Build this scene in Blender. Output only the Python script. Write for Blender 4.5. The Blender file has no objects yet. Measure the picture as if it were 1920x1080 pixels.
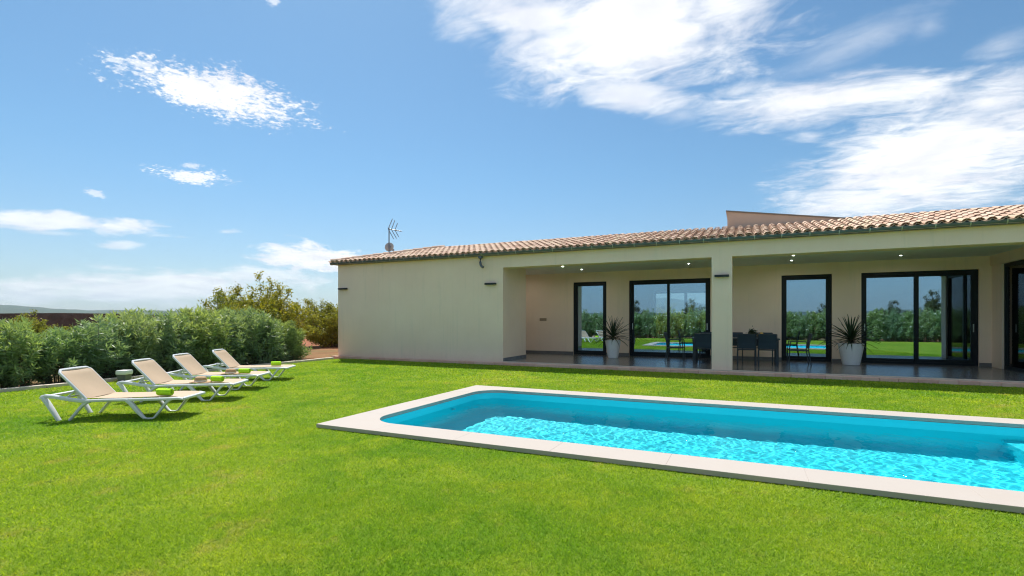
import bpy, bmesh, math, random
import numpy as np
from mathutils import Vector, Matrix
R = math.radians
SC = bpy.context.scene
COL = SC.collection
rnd = random.Random(7)
rng = np.random.default_rng(11)

# ------------------------------------------------------------------ camera
cam_d = bpy.data.cameras.new('camera')
cam = bpy.data.objects.new('camera', cam_d)
COL.objects.link(cam)
cam.location = (0, 0, 1.35)
cam.rotation_euler = (R(90), 0, R(24.95))
cam_d.sensor_width = 36
cam_d.lens = 940 / 1920 * 36
cam_d.shift_y = 60 / 1920
cam_d.clip_start = 0.05
cam_d.clip_end = 30000
SC.camera = cam

# ------------------------------------------------------------------ exposure / render settings
SC.render.engine = 'CYCLES'
SC.view_settings.view_transform = 'Standard'
SC.view_settings.look = 'None'
SC.view_settings.gamma = 1
SC.view_settings.exposure = 0.56
SC.view_settings.use_curve_mapping = False
cy = SC.cycles
cy.use_denoising = True
try:
    cy.denoiser = 'OPENIMAGEDENOISE'
except Exception:
    pass
cy.filter_width = 1.15
cy.max_bounces = 10
cy.diffuse_bounces = 6
cy.glossy_bounces = 5
cy.transmission_bounces = 6
cy.transparent_max_bounces = 12
cy.sample_clamp_indirect = 6
cy.caustics_reflective = False
cy.caustics_refractive = True

# ------------------------------------------------------------------ sun: shadows fall towards (+1.45,-1.35) per 3.4 m of height
HAZE = 0.00009
TO_SUN = Vector((-1.45, 1.35, 3.4)).normalized()
SUN_EL = math.asin(TO_SUN.z)
sun_d = bpy.data.lights.new('sun', 'SUN')
sun_d.energy = 4.3
sun_d.angle = R(0.53)
sun_d.color = (1.0, 0.95, 0.87)
sun = bpy.data.objects.new('sun', sun_d)
COL.objects.link(sun)
sun.rotation_euler = (-TO_SUN).to_track_quat('-Z', 'Y').to_euler()
sun.location = (-20, 20, 40)
try:
    sun_d.cycles.is_caustics_light = True
except Exception:
    pass

# ------------------------------------------------------------------ node helpers
class NT:
    """tiny expression builder on a node tree"""
    def __init__(s, tree):
        s.t = tree; s.n = tree.nodes; s.l = tree.links
    def new(s, t, **kw):
        n = s.n.new(t)
        for k, v in kw.items():
            setattr(n, k, v)
        return n
    def set(s, sock, v):
        if isinstance(v, bpy.types.NodeSocket):
            s.l.new(v, sock)
        elif v is not None:
            sock.default_value = v
    def m(s, op, a, b=None, c=None, clamp=False):
        n = s.new('ShaderNodeMath', operation=op); n.use_clamp = clamp
        s.set(n.inputs[0], a); s.set(n.inputs[1], b); s.set(n.inputs[2], c)
        return n.outputs[0]
    def v(s, op, a, b=None):
        n = s.new('ShaderNodeVectorMath', operation=op)
        s.set(n.inputs[0], a); s.set(n.inputs[1], b)
        return n.outputs['Value'] if op in ('DOT_PRODUCT', 'LENGTH') else n.outputs[0]
    def mix(s, f, a, b, blend='MIX'):
        n = s.new('ShaderNodeMix', data_type='RGBA', blend_type=blend)
        s.set(n.inputs[0], f)
        s.set(n.inputs[6], (*a, 1) if isinstance(a, tuple) and len(a) == 3 else a)
        s.set(n.inputs[7], (*b, 1) if isinstance(b, tuple) and len(b) == 3 else b)
        return n.outputs[2]
    def noise(s, vec, scale, detail=4, rough=0.5, dist=0.0, out='Fac'):
        n = s.new('ShaderNodeTexNoise')
        s.set(n.inputs['Vector'], vec)
        n.inputs['Scale'].default_value = scale; n.inputs['Detail'].default_value = detail
        n.inputs['Roughness'].default_value = rough; n.inputs['Distortion'].default_value = dist
        return n.outputs[out]
    def ramp(s, f, lo, hi, a=0.0, b=1.0, smooth=True):
        n = s.new('ShaderNodeMapRange'); n.interpolation_type = 'SMOOTHSTEP' if smooth else 'LINEAR'
        s.set(n.inputs[0], f); s.set(n.inputs[1], lo); s.set(n.inputs[2], hi); s.set(n.inputs[3], a); s.set(n.inputs[4], b)
        return n.outputs[0]
    def scale(s, vec, sc):
        n = s.new('ShaderNodeVectorMath', operation='MULTIPLY')
        s.set(n.inputs[0], vec); n.inputs[1].default_value = sc
        return n.outputs[0]

# ------------------------------------------------------------------ world: Nishita sky with a thin cloud layer
world = bpy.data.worlds.new('World'); SC.world = world
world.use_nodes = True
W = NT(world.node_tree)
W.n.clear()
SKY_STRENGTH = 0.084
sky = W.new('ShaderNodeTexSky', sky_type='NISHITA')
sky.sun_disc = False
sky.sun_elevation = SUN_EL
sky.sun_rotation = math.atan2(TO_SUN.x, TO_SUN.y)
sky.altitude = 100; sky.air_density = 1.0; sky.dust_density = 0.6; sky.ozone_density = 2.2
tc = W.new('ShaderNodeTexCoord')
DIR = tc.outputs['Generated']
# clouds: azimuth deg (from +Y towards +X), elevation deg, half width deg, half height deg, tilt deg, opacity, softness
sep = W.new('ShaderNodeSeparateXYZ'); W.set(sep.inputs[0], DIR)
zc = W.m('ADD', W.m('MAXIMUM', sep.outputs[2], 0.0), 0.10)
comb = W.new('ShaderNodeCombineXYZ')
W.set(comb.inputs[0], W.m('DIVIDE', sep.outputs[0], zc)); W.set(comb.inputs[1], W.m('DIVIDE', sep.outputs[1], zc))
PLANE = comb.outputs[0]
n_big = W.noise(PLANE, 1.6, 5, 0.55, 0.4)
n_mid = W.noise(PLANE, 6.5, 6, 0.6, 0.6)
n_fine = W.noise(PLANE, 26, 5, 0.65, 0.3)
wob = W.m('ADD', W.m('MULTIPLY', W.m('SUBTRACT', n_big, 0.5), 1.1),
          W.m('ADD', W.m('MULTIPLY', W.m('SUBTRACT', n_mid, 0.5), 1.9), W.m('MULTIPLY', W.m('SUBTRACT', n_fine, 0.5), 2.0)))
n_lowa = W.noise(W.scale(DIR, (9, 9, 34)), 1.0, 6, 0.6, 0.5)
n_lowb = W.noise(W.scale(DIR, (34, 34, 90)), 1.0, 5, 0.6, 0.3)
wob_low = W.m('ADD', W.m('MULTIPLY', W.m('SUBTRACT', n_lowa, 0.5), 2.6), W.m('MULTIPLY', W.m('SUBTRACT', n_lowb, 0.5), 1.0))
n_gran = W.noise(PLANE, 60, 4, 0.6, 0.2)
wob = W.m('ADD', wob, W.m('MULTIPLY', W.m('SUBTRACT', n_gran, 0.5), 1.5))
n_str = W.noise(W.scale(PLANE, (1.0, 1.5, 1.0)), 4.6, 6, 0.62, 0.8)
n_str2 = W.noise(W.scale(PLANE, (1.0, 1.6, 1.0)), 20.0, 4, 0.6, 0.3)
wob_soft = W.m('ADD', W.m('MULTIPLY', W.m('SUBTRACT', n_big, 0.5), 1.3), W.m('ADD', W.m('MULTIPLY', W.m('SUBTRACT', n_str, 0.5), 1.9), W.m('MULTIPLY', W.m('SUBTRACT', n_str2, 0.5), 0.45)))
def add_clouds(data):
    cover = None
    for az, el, hw, hh, tilt, op, soft in data:
        a, e = R(az), R(el)
        C = Vector((math.sin(a) * math.cos(e), math.cos(a) * math.cos(e), math.sin(e)))
        U = Vector((math.cos(a), -math.sin(a), 0)); V = U.cross(C)
        V = V if V.z > 0 else -V
        ct, st = math.cos(R(tilt)), math.sin(R(tilt))
        U2 = (U * ct + V * st) / math.sin(R(hw)); V2 = (V * ct - U * st) / math.sin(R(hh))
        du = W.v('DOT_PRODUCT', DIR, tuple(U2)); dv = W.v('DOT_PRODUCT', DIR, tuple(V2))
        r2 = W.m('MULTIPLY_ADD', du, du, W.m('MULTIPLY', dv, dv))
        r = W.m('SQRT', r2)
        core = W.m('MULTIPLY_ADD', r, -0.95, 1.42 if hw > 5 and el > 9 and az > -40 else 1.02)                       # 1 at the centre, 0 on the rim
        d = W.ramp(W.m('ADD', core, W.m('MULTIPLY', wob_low if el < 9 else wob_soft if az > -40 else wob, 0.95)), 0.0, soft * (2.0 if az > -40 and el > 9 else 1.4), 0.0, op)
        cover = d if cover is None else W.m('MAXIMUM', cover, d)
    return cover
CLOUD_DATA = [
    (-55.3, 21.3, 7.64, 1.99, -3, 1, 0.5),
    (-63.3, 22.1, 0.71, 0.20, 11, 0.6, 0.5),
    (-61.3, 22.3, 1.10, 0.38, 4, 0.7, 0.5),
    (-57.2, 13.6, 3.04, 0.74, -1, 0.9, 0.45),
    (-57.6, 14.5, 0.94, 0.33, 9, 0.6, 0.5),
    (-66.0, 8.3, 8.03, 0.95, 3, 0.85, 0.5),
    (-64.8, 11.0, 0.77, 0.32, -10, 0.6, 0.5),
    (-54.6, 8.7, 1.20, 0.31, 5, 0.5, 0.5),
    (-63.0, 6.7, 2.13, 0.42, 5, 0.6, 0.6),
    (-67.4, 7.3, 2.92, 0.31, 3, 0.4, 0.7),
    (-60.0, 3.1, 16.25, 1.79, 2, 0.85, 0.6),
    (-69.0, 2.2, 4.38, 1.40, 2, 0.75, 0.7),
    (-51.0, 4.4, 8.90, 1.09, -1, 0.7, 0.6),
    (-45.9, 6.6, 5.34, 1.64, -2, 1, 0.35),
    (-12.4, 29.5, 10.77, 4.94, -4, 1, 0.55),
    (-22.5, 31.2, 9.90, 2.75, -12, 0.9, 0.6),
    (-29.8, 30.2, 4.93, 2.76, -15, 0.85, 0.7),
    (-2.4, 30.1, 5.25, 2.03, 8, 0.9, 0.6),
    (-11.5, 23.6, 5.65, 1.49, -10, 0.8, 0.6),
    (-6.4, 21.2, 3.28, 1.51, -7, 0.45, 0.8),
    (7.6, 20.3, 9.52, 1.83, -6, 0.95, 0.6),
    (-0.4, 22.6, 3.76, 1.06, 0, 0.6, 0.7),
    (14.7, 13.8, 8.59, 4.45, 4, 1, 0.55),
    (18.5, 17.6, 4.32, 3.16, 11, 1, 0.6),
    (9.3, 11.3, 5.67, 1.66, -2, 0.9, 0.6),
    (8.9, 24.3, 5.56, 1.36, 13, 0.35, 0.9),
    (14.7, 24.2, 1.53, 1.68, -19, 0.3, 0.9),
    (19.4, 21.2, 2.54, 1.34, -0, 0.5, 0.9),
    (-50.3, 29.8, 0.62, 0.41, 13, 0.6, 0.5),
    (5.8, 17.4, 2.13, 0.71, -10, 0.65, 0.7),
]
cover = add_clouds(CLOUD_DATA)
# broken layer carried over the unseen dome, cover thickened to whiten light on the facade
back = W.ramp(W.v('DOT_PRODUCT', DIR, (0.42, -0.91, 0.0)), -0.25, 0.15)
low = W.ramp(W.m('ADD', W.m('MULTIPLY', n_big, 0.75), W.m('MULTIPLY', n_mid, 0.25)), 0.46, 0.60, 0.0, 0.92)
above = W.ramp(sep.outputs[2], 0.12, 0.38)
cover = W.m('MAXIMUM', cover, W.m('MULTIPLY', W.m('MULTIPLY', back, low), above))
shade = W.ramp(W.noise(PLANE, 3.0, 4, 0.6, 0.2), 0.35, 0.7, 0.0, 1.0)
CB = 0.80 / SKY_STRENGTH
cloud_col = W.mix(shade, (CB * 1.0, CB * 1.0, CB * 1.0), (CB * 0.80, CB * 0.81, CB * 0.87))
tint = W.mix(W.ramp(sep.outputs[2], 0.0, 0.30), (0.80, 0.87, 0.92), (0.66, 0.95, 1.03))
sky_col = W.mix(1.0, sky.outputs[0], tint, 'MULTIPLY')
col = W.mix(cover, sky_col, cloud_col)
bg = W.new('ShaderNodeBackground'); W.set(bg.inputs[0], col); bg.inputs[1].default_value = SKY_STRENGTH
wo = W.new('ShaderNodeOutputWorld'); W.l.new(bg.outputs[0], wo.inputs[0])
try:
    world.cycles.sampling_method = 'MANUAL'; world.cycles.sample_map_resolution = 1024
except Exception:
    pass

# ------------------------------------------------------------------ materials
MATS = {}
def mat(name):
    m = bpy.data.materials.new(name); m.use_nodes = True
    t = NT(m.node_tree); p = t.n['Principled BSDF']
    MATS[name] = m
    return m, t, p
def geo_pos(t):
    return t.new('ShaderNodeNewGeometry').outputs['Position']
def obj_pos(t):
    return t.new('ShaderNodeTexCoord').outputs['Object']
def bump(t, p, h, strength, dist):
    b = t.new('ShaderNodeBump'); b.inputs['Strength'].default_value = strength; b.inputs['Distance'].default_value = dist
    t.set(b.inputs['Height'], h); t.l.new(b.outputs[0], p.inputs['Normal'])
def simple(name, c, rough=0.6, spec=0.5, metal=0.0, var=0.0, vscale=6.0, bmp=0.0, bscale=60.0, bdist=0.003, c2=None):
    m, t, p = mat(name)
    p.inputs['Roughness'].default_value = rough; p.inputs['Specular IOR Level'].default_value = spec; p.inputs['Metallic'].default_value = metal
    P = geo_pos(t)
    if var > 0 or c2:
        f = t.ramp(t.noise(P, vscale, 5, 0.6), 0.3, 0.7)
        lo = tuple(v * (1 - var) for v in c); hi = c2 if c2 else tuple(min(1, v * (1 + var)) for v in c)
        t.set(p.inputs['Base Color'], t.mix(f, lo, hi))
    else:
        p.inputs['Base Color'].default_value = (*c, 1)
    if bmp > 0:
        bump(t, p, t.noise(P, bscale, 3, 0.6), bmp, bdist)
    return m

# render stucco
m, t, p = mat('stucco'); P = geo_pos(t)
a = t.mix(t.ramp(t.noise(P, 0.9, 5, 0.6), 0.3, 0.75), (0.865, 0.695, 0.565), (0.910, 0.745, 0.610))
st = t.ramp(t.noise(t.scale(P, (7, 7, 0.45)), 1.0, 6, 0.7), 0.50, 0.80, 0, 0.34)
sepz = t.new('ShaderNodeSeparateXYZ'); t.set(sepz.inputs[0], P)
splash = t.m('MULTIPLY', t.ramp(t.m('ADD', sepz.outputs[2], t.m('MULTIPLY', t.noise(P, 5, 4, 0.7), 0.30)), 0.16, 0.48, 1, 0), 0.30)
a = t.mix(st, a, (0.60, 0.54, 0.44)); a = t.mix(splash, a, (0.52, 0.38, 0.29))
t.set(p.inputs['Base Color'], a); p.inputs['Roughness'].default_value = 0.9; p.inputs['Specular IOR Level'].default_value = 0.2
bump(t, p, t.m('ADD', t.noise(P, 140, 3, 0.7), t.m('MULTIPLY', t.noise(P, 9, 5, 0.65), 1.6)), 0.4, 0.004)
simple('plaster_white', (0.74, 0.73, 0.70), 0.85, 0.2, var=0.03)
simple('ceiling_paint', (0.84, 0.85, 0.83), 0.85, 0.2, var=0.03)
simple('zinc', (0.105, 0.13, 0.155), 0.45, 0.5, 0.4, var=0.15, vscale=3)
simple('zinc_light', (0.42, 0.45, 0.46), 0.4, 0.5, 0.6)
simple('anthracite', (0.009, 0.015, 0.021), 0.5, 0.25)
simple('handle_metal', (0.50, 0.52, 0.54), 0.3, 0.5, 0.9)
simple('lamp_black', (0.022, 0.026, 0.030), 0.5, 0.4)
# glass: solar-control coating, part mirror part see-through
m, t, p = mat('glass'); t.n.remove(p)
out = t.n['Material Output']
tr = t.new('ShaderNodeBsdfTransparent'); tr.inputs[0].default_value = (0.84, 0.92, 0.93, 1)
gl = t.new('ShaderNodeBsdfGlossy'); gl.inputs['Color'].default_value = (0.60, 0.82, 1.0, 1); gl.inputs['Roughness'].default_value = 0.0
lw = t.new('ShaderNodeLayerWeight'); lw.inputs['Blend'].default_value = 0.35
nb = t.new('ShaderNodeBump'); nb.inputs['Strength'].default_value = 0.02; nb.inputs['Distance'].default_value = 0.02
t.set(nb.inputs['Height'], t.noise(geo_pos(t), 0.9, 1, 0.4)); t.l.new(nb.outputs[0], gl.inputs['Normal'])
ms = t.new('ShaderNodeMixShader'); t.set(ms.inputs[0], t.ramp(lw.outputs['Fresnel'], 0.0, 1.0, 0.43, 1.0, False))
t.l.new(tr.outputs[0], ms.inputs[1]); t.l.new(gl.outputs[0], ms.inputs[2]); t.l.new(ms.outputs[0], out.inputs[0])
m, t, p = mat('clear_glass'); t.n.remove(p)
tr = t.new('ShaderNodeBsdfTransparent'); tr.inputs[0].default_value = (0.92, 0.96, 0.95, 1); gl = t.new('ShaderNodeBsdfGlossy'); gl.inputs['Roughness'].default_value = 0.0
lw = t.new('ShaderNodeFresnel'); lw.inputs['IOR'].default_value = 1.5; ms = t.new('ShaderNodeMixShader'); t.l.new(lw.outputs[0], ms.inputs[0])
t.l.new(tr.outputs[0], ms.inputs[1]); t.l.new(gl.outputs[0], ms.inputs[2]); t.l.new(ms.outputs[0], t.n['Material Output'].inputs[0])
# roof tiles: colour cell per tile
PITCH, EXPO, EAVE_Y, ROOF_X0, SLOPE = 0.2045, 0.36, 13.40, -13.32, 0.25
m, t, p = mat('terracotta'); P = geo_pos(t)
s3 = t.new('ShaderNodeSeparateXYZ'); t.set(s3.inputs[0], P)
cx_ = t.m('FLOOR', t.m('MULTIPLY_ADD', s3.outputs[0], 1 / PITCH, -ROOF_X0 / PITCH))
cy_ = t.m('FLOOR', t.m('MULTIPLY_ADD', s3.outputs[1], 1 / EXPO, -EAVE_Y / EXPO))
cb = t.new('ShaderNodeCombineXYZ'); t.set(cb.inputs[0], cx_); t.set(cb.inputs[1], cy_)
wn = t.new('ShaderNodeTexWhiteNoise', noise_dimensions='2D'); t.set(wn.inputs['Vector'], cb.outputs[0])
a = t.mix(wn.outputs['Value'], (0.53, 0.345, 0.245), (0.67, 0.505, 0.385))
wn2 = t.new('ShaderNodeTexWhiteNoise', noise_dimensions='2D'); t.set(wn2.inputs['Vector'], t.scale(cb.outputs[0], (1.7, 2.3, 1)))
a = t.mix(t.ramp(wn2.outputs['Value'], 0.75, 1.0, 0, 0.6), a, (0.63, 0.53, 0.36))
a = t.mix(t.ramp(t.noise(P, 11, 5, 0.7), 0.52, 0.8, 0, 0.55), a, (0.30, 0.20, 0.145))
a = t.mix(t.ramp(t.noise(P, 38, 3, 0.7), 0.6, 0.8, 0, 0.35), a, (0.62, 0.56, 0.46))
t.set(p.inputs['Base Color'], a); p.inputs['Roughness'].default_value = 0.85; p.inputs['Specular IOR Level'].default_value = 0.25
bump(t, p, t.noise(P, 60, 4, 0.7), 0.4, 0.004)
# terrace floor tile
m, t, p = mat('floor_tile'); P = geo_pos(t)
a = t.mix(t.ramp(t.noise(t.scale(P, (0.6, 3.0, 1)), 2.2, 5, 0.6), 0.3, 0.7), (0.13, 0.135, 0.14), (0.19, 0.19, 0.19))
t.set(p.inputs['Base Color'], a); p.inputs['Roughness'].default_value = 0.22
p.inputs['Specular IOR Level'].default_value = 0.5
m, t, p = mat('paver'); P = geo_pos(t)
oi = t.new('ShaderNodeObjectInfo').outputs['Random']
a = t.mix(oi, (0.66, 0.37, 0.29), (0.76, 0.50, 0.40)); a = t.mix(t.ramp(t.noise(P, 7, 5, 0.7), 0.4, 0.75, 0, 0.5), a, (0.72, 0.56, 0.46))
t.set(p.inputs['Base Color'], a); p.inputs['Roughness'].default_value = 0.85; bump(t, p, t.noise(P, 40, 4, 0.7), 0.35, 0.004)
m, t, p = mat('coping'); P = geo_pos(t)
oi = t.new('ShaderNodeObjectInfo').outputs['Random']
a = t.mix(oi, (0.455, 0.405, 0.36), (0.475, 0.425, 0.38)); a = t.mix(t.ramp(t.noise(P, 2.2, 5, 0.65), 0.45, 0.8, 0, 0.5), a, (0.46, 0.385, 0.325))
a = t.mix(t.ramp(t.noise(P, 55, 4, 0.7), 0.58, 0.8, 0, 0.3), a, (0.36, 0.32, 0.28))
t.set(p.inputs['Base Color'], a); p.inputs['Roughness'].default_value = 0.8; p.inputs['Specular IOR Level'].default_value = 0.3
bump(t, p, t.noise(P, 80, 4, 0.7), 0.4, 0.003)
m, t, p = mat('kerbstone'); P = geo_pos(t)
a = t.mix(t.noise(P, 5, 5, 0.7), (0.50, 0.43, 0.34), (0.66, 0.59, 0.49))
t.set(p.inputs['Base Color'], a); p.inputs['Roughness'].default_value = 0.9; bump(t, p, t.noise(P, 50, 4, 0.7), 0.5, 0.005)
# pool liner
m, t, p = mat('pool_liner'); P = geo_pos(t)
a = t.mix(t.ramp(t.noise(P, 0.8, 4, 0.6), 0.3, 0.7), (0.030, 0.83, 0.93), (0.038, 0.85, 0.94))
t.set(p.inputs['Base Color'], a); p.inputs['Roughness'].default_value = 0.5
simple('pool_white', (0.55, 0.75, 0.80), 0.5)
# pool water: a real refracting surface
m, t, p = mat('water'); t.n.remove(p)
rf = t.new('ShaderNodeBsdfRefraction'); rf.inputs['Color'].default_value = (0.70, 0.85, 0.885, 1); rf.inputs['Roughness'].default_value = 0.0; rf.inputs['IOR'].default_value = 1.333
gw = t.new('ShaderNodeBsdfGlossy'); gw.inputs['Roughness'].default_value = 0.0; gw.inputs['Color'].default_value = (1, 1, 1, 1)
fw = t.new('ShaderNodeFresnel'); fw.inputs['IOR'].default_value = 1.333
ms = t.new('ShaderNodeMixShader'); t.set(ms.inputs[0], t.m('MULTIPLY', fw.outputs[0], 0.38))
t.l.new(rf.outputs[0], ms.inputs[1]); t.l.new(gw.outputs[0], ms.inputs[2]); t.l.new(ms.outputs[0], t.n['Material Output'].inputs[0])
# lawn sheet and blades share one patchy colour field
def lawn_colour(t, P, dark=1.0):
    big = t.noise(P, 0.33, 5, 0.6, 0.6); mid = t.noise(P, 1.7, 5, 0.65, 0.4); fin = t.noise(P, 9, 4, 0.7)
    k = lambda c: tuple(v * dark for v in c)
    a = t.mix(t.ramp(big, 0.33, 0.66), k((0.155, 0.315, 0.018)), k((0.285, 0.415, 0.030)))
    a = t.mix(t.ramp(mid, 0.42, 0.72, 0, 0.75), a, k((0.380, 0.470, 0.040)))
    a = t.mix(t.ramp(t.m('ADD', t.m('MULTIPLY', big, 0.5), t.m('MULTIPLY', t.noise(P, 2.9, 4, 0.6), 0.6)), 0.60, 0.72, 0, 0.55), a, k((0.46, 0.40, 0.11)))
    a = t.mix(t.ramp(fin, 0.5, 0.75, 0, 0.5), a, k((0.100, 0.230, 0.010)))
    a = t.mix(t.ramp(t.noise(P, 24, 4, 0.7), 0.54, 0.72, 0, 0.55), a, k((0.085, 0.170, 0.012)))
    a = t.mix(t.ramp(t.noise(P, 33, 3, 0.7, 0.5), 0.58, 0.74, 0, 0.45), a, k((0.50, 0.50, 0.14)))
    return a
m, t, p = mat('lawn'); P = geo_pos(t)
t.set(p.inputs['Base Color'], lawn_colour(t, P, 0.72)); p.inputs['Roughness'].default_value = 0.95; p.inputs['Specular IOR Level'].default_value = 0.1
bump(t, p, t.noise(P, 70, 4, 0.7), 0.9, 0.02)
def leaf_material(name, c1, c2, trans=0.35, rough=0.45, spec=0.4, lawn=False, tcol=1.25):
    m = bpy.data.materials.new(name); m.use_nodes = True; t = NT(m.node_tree); MATS[name] = m
    p = t.n['Principled BSDF']; out = t.n['Material Output']
    P = geo_pos(t)
    at = t.new('ShaderNodeAttribute'); at.attribute_name = 'tint'; at.attribute_type = 'GEOMETRY'
    if lawn:
        a = lawn_colour(t, P)
        a = t.mix(at.outputs['Fac'], t.mix(1.0, a, (0.42, 0.58, 0.45), 'MULTIPLY'), t.mix(1.0, a, (1.55, 1.38, 1.25), 'MULTIPLY'))
    else:
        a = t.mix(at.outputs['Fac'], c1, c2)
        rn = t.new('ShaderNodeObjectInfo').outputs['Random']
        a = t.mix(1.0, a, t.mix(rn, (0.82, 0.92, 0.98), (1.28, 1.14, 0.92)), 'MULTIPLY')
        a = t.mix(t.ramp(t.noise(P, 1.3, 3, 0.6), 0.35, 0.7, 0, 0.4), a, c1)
    t.set(p.inputs['Base Color'], a); p.inputs['Roughness'].default_value = rough; p.inputs['Specular IOR Level'].default_value = spec
    tl = t.new('ShaderNodeBsdfTranslucent')
    t.set(tl.inputs['Color'], t.mix(1.0, a, (1.25 * tcol, 1.2 * tcol, 0.55 * tcol), 'MULTIPLY'))
    ms = t.new('ShaderNodeMixShader'); ms.inputs[0].default_value = trans
    t.l.new(p.outputs[0], ms.inputs[1]); t.l.new(tl.outputs[0], ms.inputs[2]); t.l.new(ms.outputs[0], out.inputs[0])
    return m
leaf_material('grass_blade', None, None, 0.45, 0.5, 0.25, lawn=True)
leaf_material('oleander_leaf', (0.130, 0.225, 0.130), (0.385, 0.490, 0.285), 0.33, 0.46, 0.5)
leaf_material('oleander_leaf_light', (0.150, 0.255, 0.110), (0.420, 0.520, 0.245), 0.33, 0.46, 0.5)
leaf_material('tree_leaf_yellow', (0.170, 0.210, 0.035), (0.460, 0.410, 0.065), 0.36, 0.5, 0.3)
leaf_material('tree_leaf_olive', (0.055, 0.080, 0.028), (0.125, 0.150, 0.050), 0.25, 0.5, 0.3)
leaf_material('yucca_leaf', (0.020, 0.045, 0.022), (0.045, 0.085, 0.036), 0.12, 0.4, 0.5)
simple('petal_white', (0.82, 0.80, 0.74), 0.6, 0.2)
simple('bark', (0.16, 0.115, 0.08), 0.9, 0.2, var=0.3, vscale=18, bmp=0.6, bscale=40, bdist=0.01)
simple('stem', (0.13, 0.11, 0.07), 0.85, 0.2, var=0.3, vscale=18)
m, t, p = mat('soil'); P = geo_pos(t)
a = t.mix(t.ramp(t.noise(P, 1.1, 6, 0.7), 0.3, 0.7), (0.24, 0.085, 0.045), (0.42, 0.175, 0.095))
a = t.mix(t.ramp(t.noise(P, 0.05, 5, 0.6), 0.48, 0.62, 0, 0.85), a, (0.17, 0.15, 0.065))
a = t.mix(t.ramp(t.noise(P, 14, 5, 0.75), 0.55, 0.75, 0, 0.7), a, (0.50, 0.26, 0.16))
t.set(p.inputs['Base Color'], a); p.inputs['Roughness'].default_value = 0.95; p.inputs['Specular IOR Level'].default_value = 0.1
bump(t, p, t.noise(P, 9, 6, 0.75), 1.0, 0.06)
simple('far_wood', (0.045, 0.065, 0.030), 0.95, 0.1, c2=(0.085, 0.10, 0.05), vscale=0.02)
simple('drystone', (0.085, 0.07, 0.06), 0.95, 0.1, c2=(0.15, 0.12, 0.10), vscale=1.2, bmp=1, bscale=3, bdist=0.2)
simple('resin_white', (0.74, 0.76, 0.79), 0.32, 0.5)
m, t, p = mat('sling'); P = obj_pos(t)
wv = t.new('ShaderNodeTexWave', bands_direction='X'); wv.inputs['Scale'].default_value = 90; t.set(wv.inputs['Vector'], P)
a = t.mix(t.noise(P, 5, 4, 0.6), (0.47, 0.345, 0.225), (0.54, 0.405, 0.275)); t.set(p.inputs['Base Color'], a); p.inputs['Roughness'].default_value = 0.75
bump(t, p, wv.outputs['Fac'], 0.3, 0.001)
simple('towel_green', (0.50, 0.90, 0.04), 0.95, 0.1, var=0.18, vscale=60, bmp=1.0, bscale=260, bdist=0.004)
simple('straw', (0.50, 0.33, 0.185), 0.85, 0.2, var=0.25, vscale=90, bmp=0.8, bscale=220, bdist=0.003)
simple('hat_band', (0.70, 0.66, 0.58), 0.8, 0.2)
simple('pot_white', (0.86, 0.87, 0.88), 0.35, 0.5, var=0.03)
simple('potting_soil', (0.04, 0.03, 0.022), 0.95, 0.1, bmp=1, bscale=60, bdist=0.02)
simple('chair_frame', (0.030, 0.046, 0.062), 0.45, 0.5)
simple('chair_mesh', (0.036, 0.060, 0.082), 0.75, 0.3, var=0.15, vscale=300)
simple('table_top', (0.050, 0.066, 0.082), 0.35, 0.5)
simple('lamp_grey', (0.16, 0.17, 0.185), 0.5, 0.4)
simple('lamp_diffuser', (0.86, 0.87, 0.88), 0.35, 0.5)
simple('galvanised', (0.20, 0.22, 0.24), 0.45, 0.5, 0.6, var=0.2, vscale=20)
simple('dish_grey', (0.42, 0.41, 0.40), 0.6, 0.4, var=0.08)
simple('sofa_cream', (0.66, 0.63, 0.57), 0.9, 0.2, bmp=0.5, bscale=150)
simple('room_floor', (0.16, 0.15, 0.14), 0.3, 0.5)
simple('door_white', (0.72, 0.73, 0.72), 0.4, 0.4)
simple('frosted', (0.20, 0.30, 0.30), 0.25, 0.5)
simple('fruit', (0.62, 0.36, 0.10), 0.6, 0.4, c2=(0.70, 0.50, 0.16), vscale=20)
simple('switch_tan', (0.34, 0.26, 0.18), 0.6, 0.4)
simple('cap_dark', (0.24, 0.215, 0.185), 0.7, 0.3)
simple('gable_stucco', (0.60, 0.46, 0.36), 0.9, 0.2, var=0.05, vscale=1.5, bmp=0.3, bscale=140, bdist=0.002)
m, t, p = mat('spot_lit'); p.inputs['Base Color'].default_value = (0.8, 0.8, 0.75, 1)
p.inputs['Emission Color'].default_value = (1.0, 0.97, 0.90, 1); p.inputs['Emission Strength'].default_value = 210.0

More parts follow.
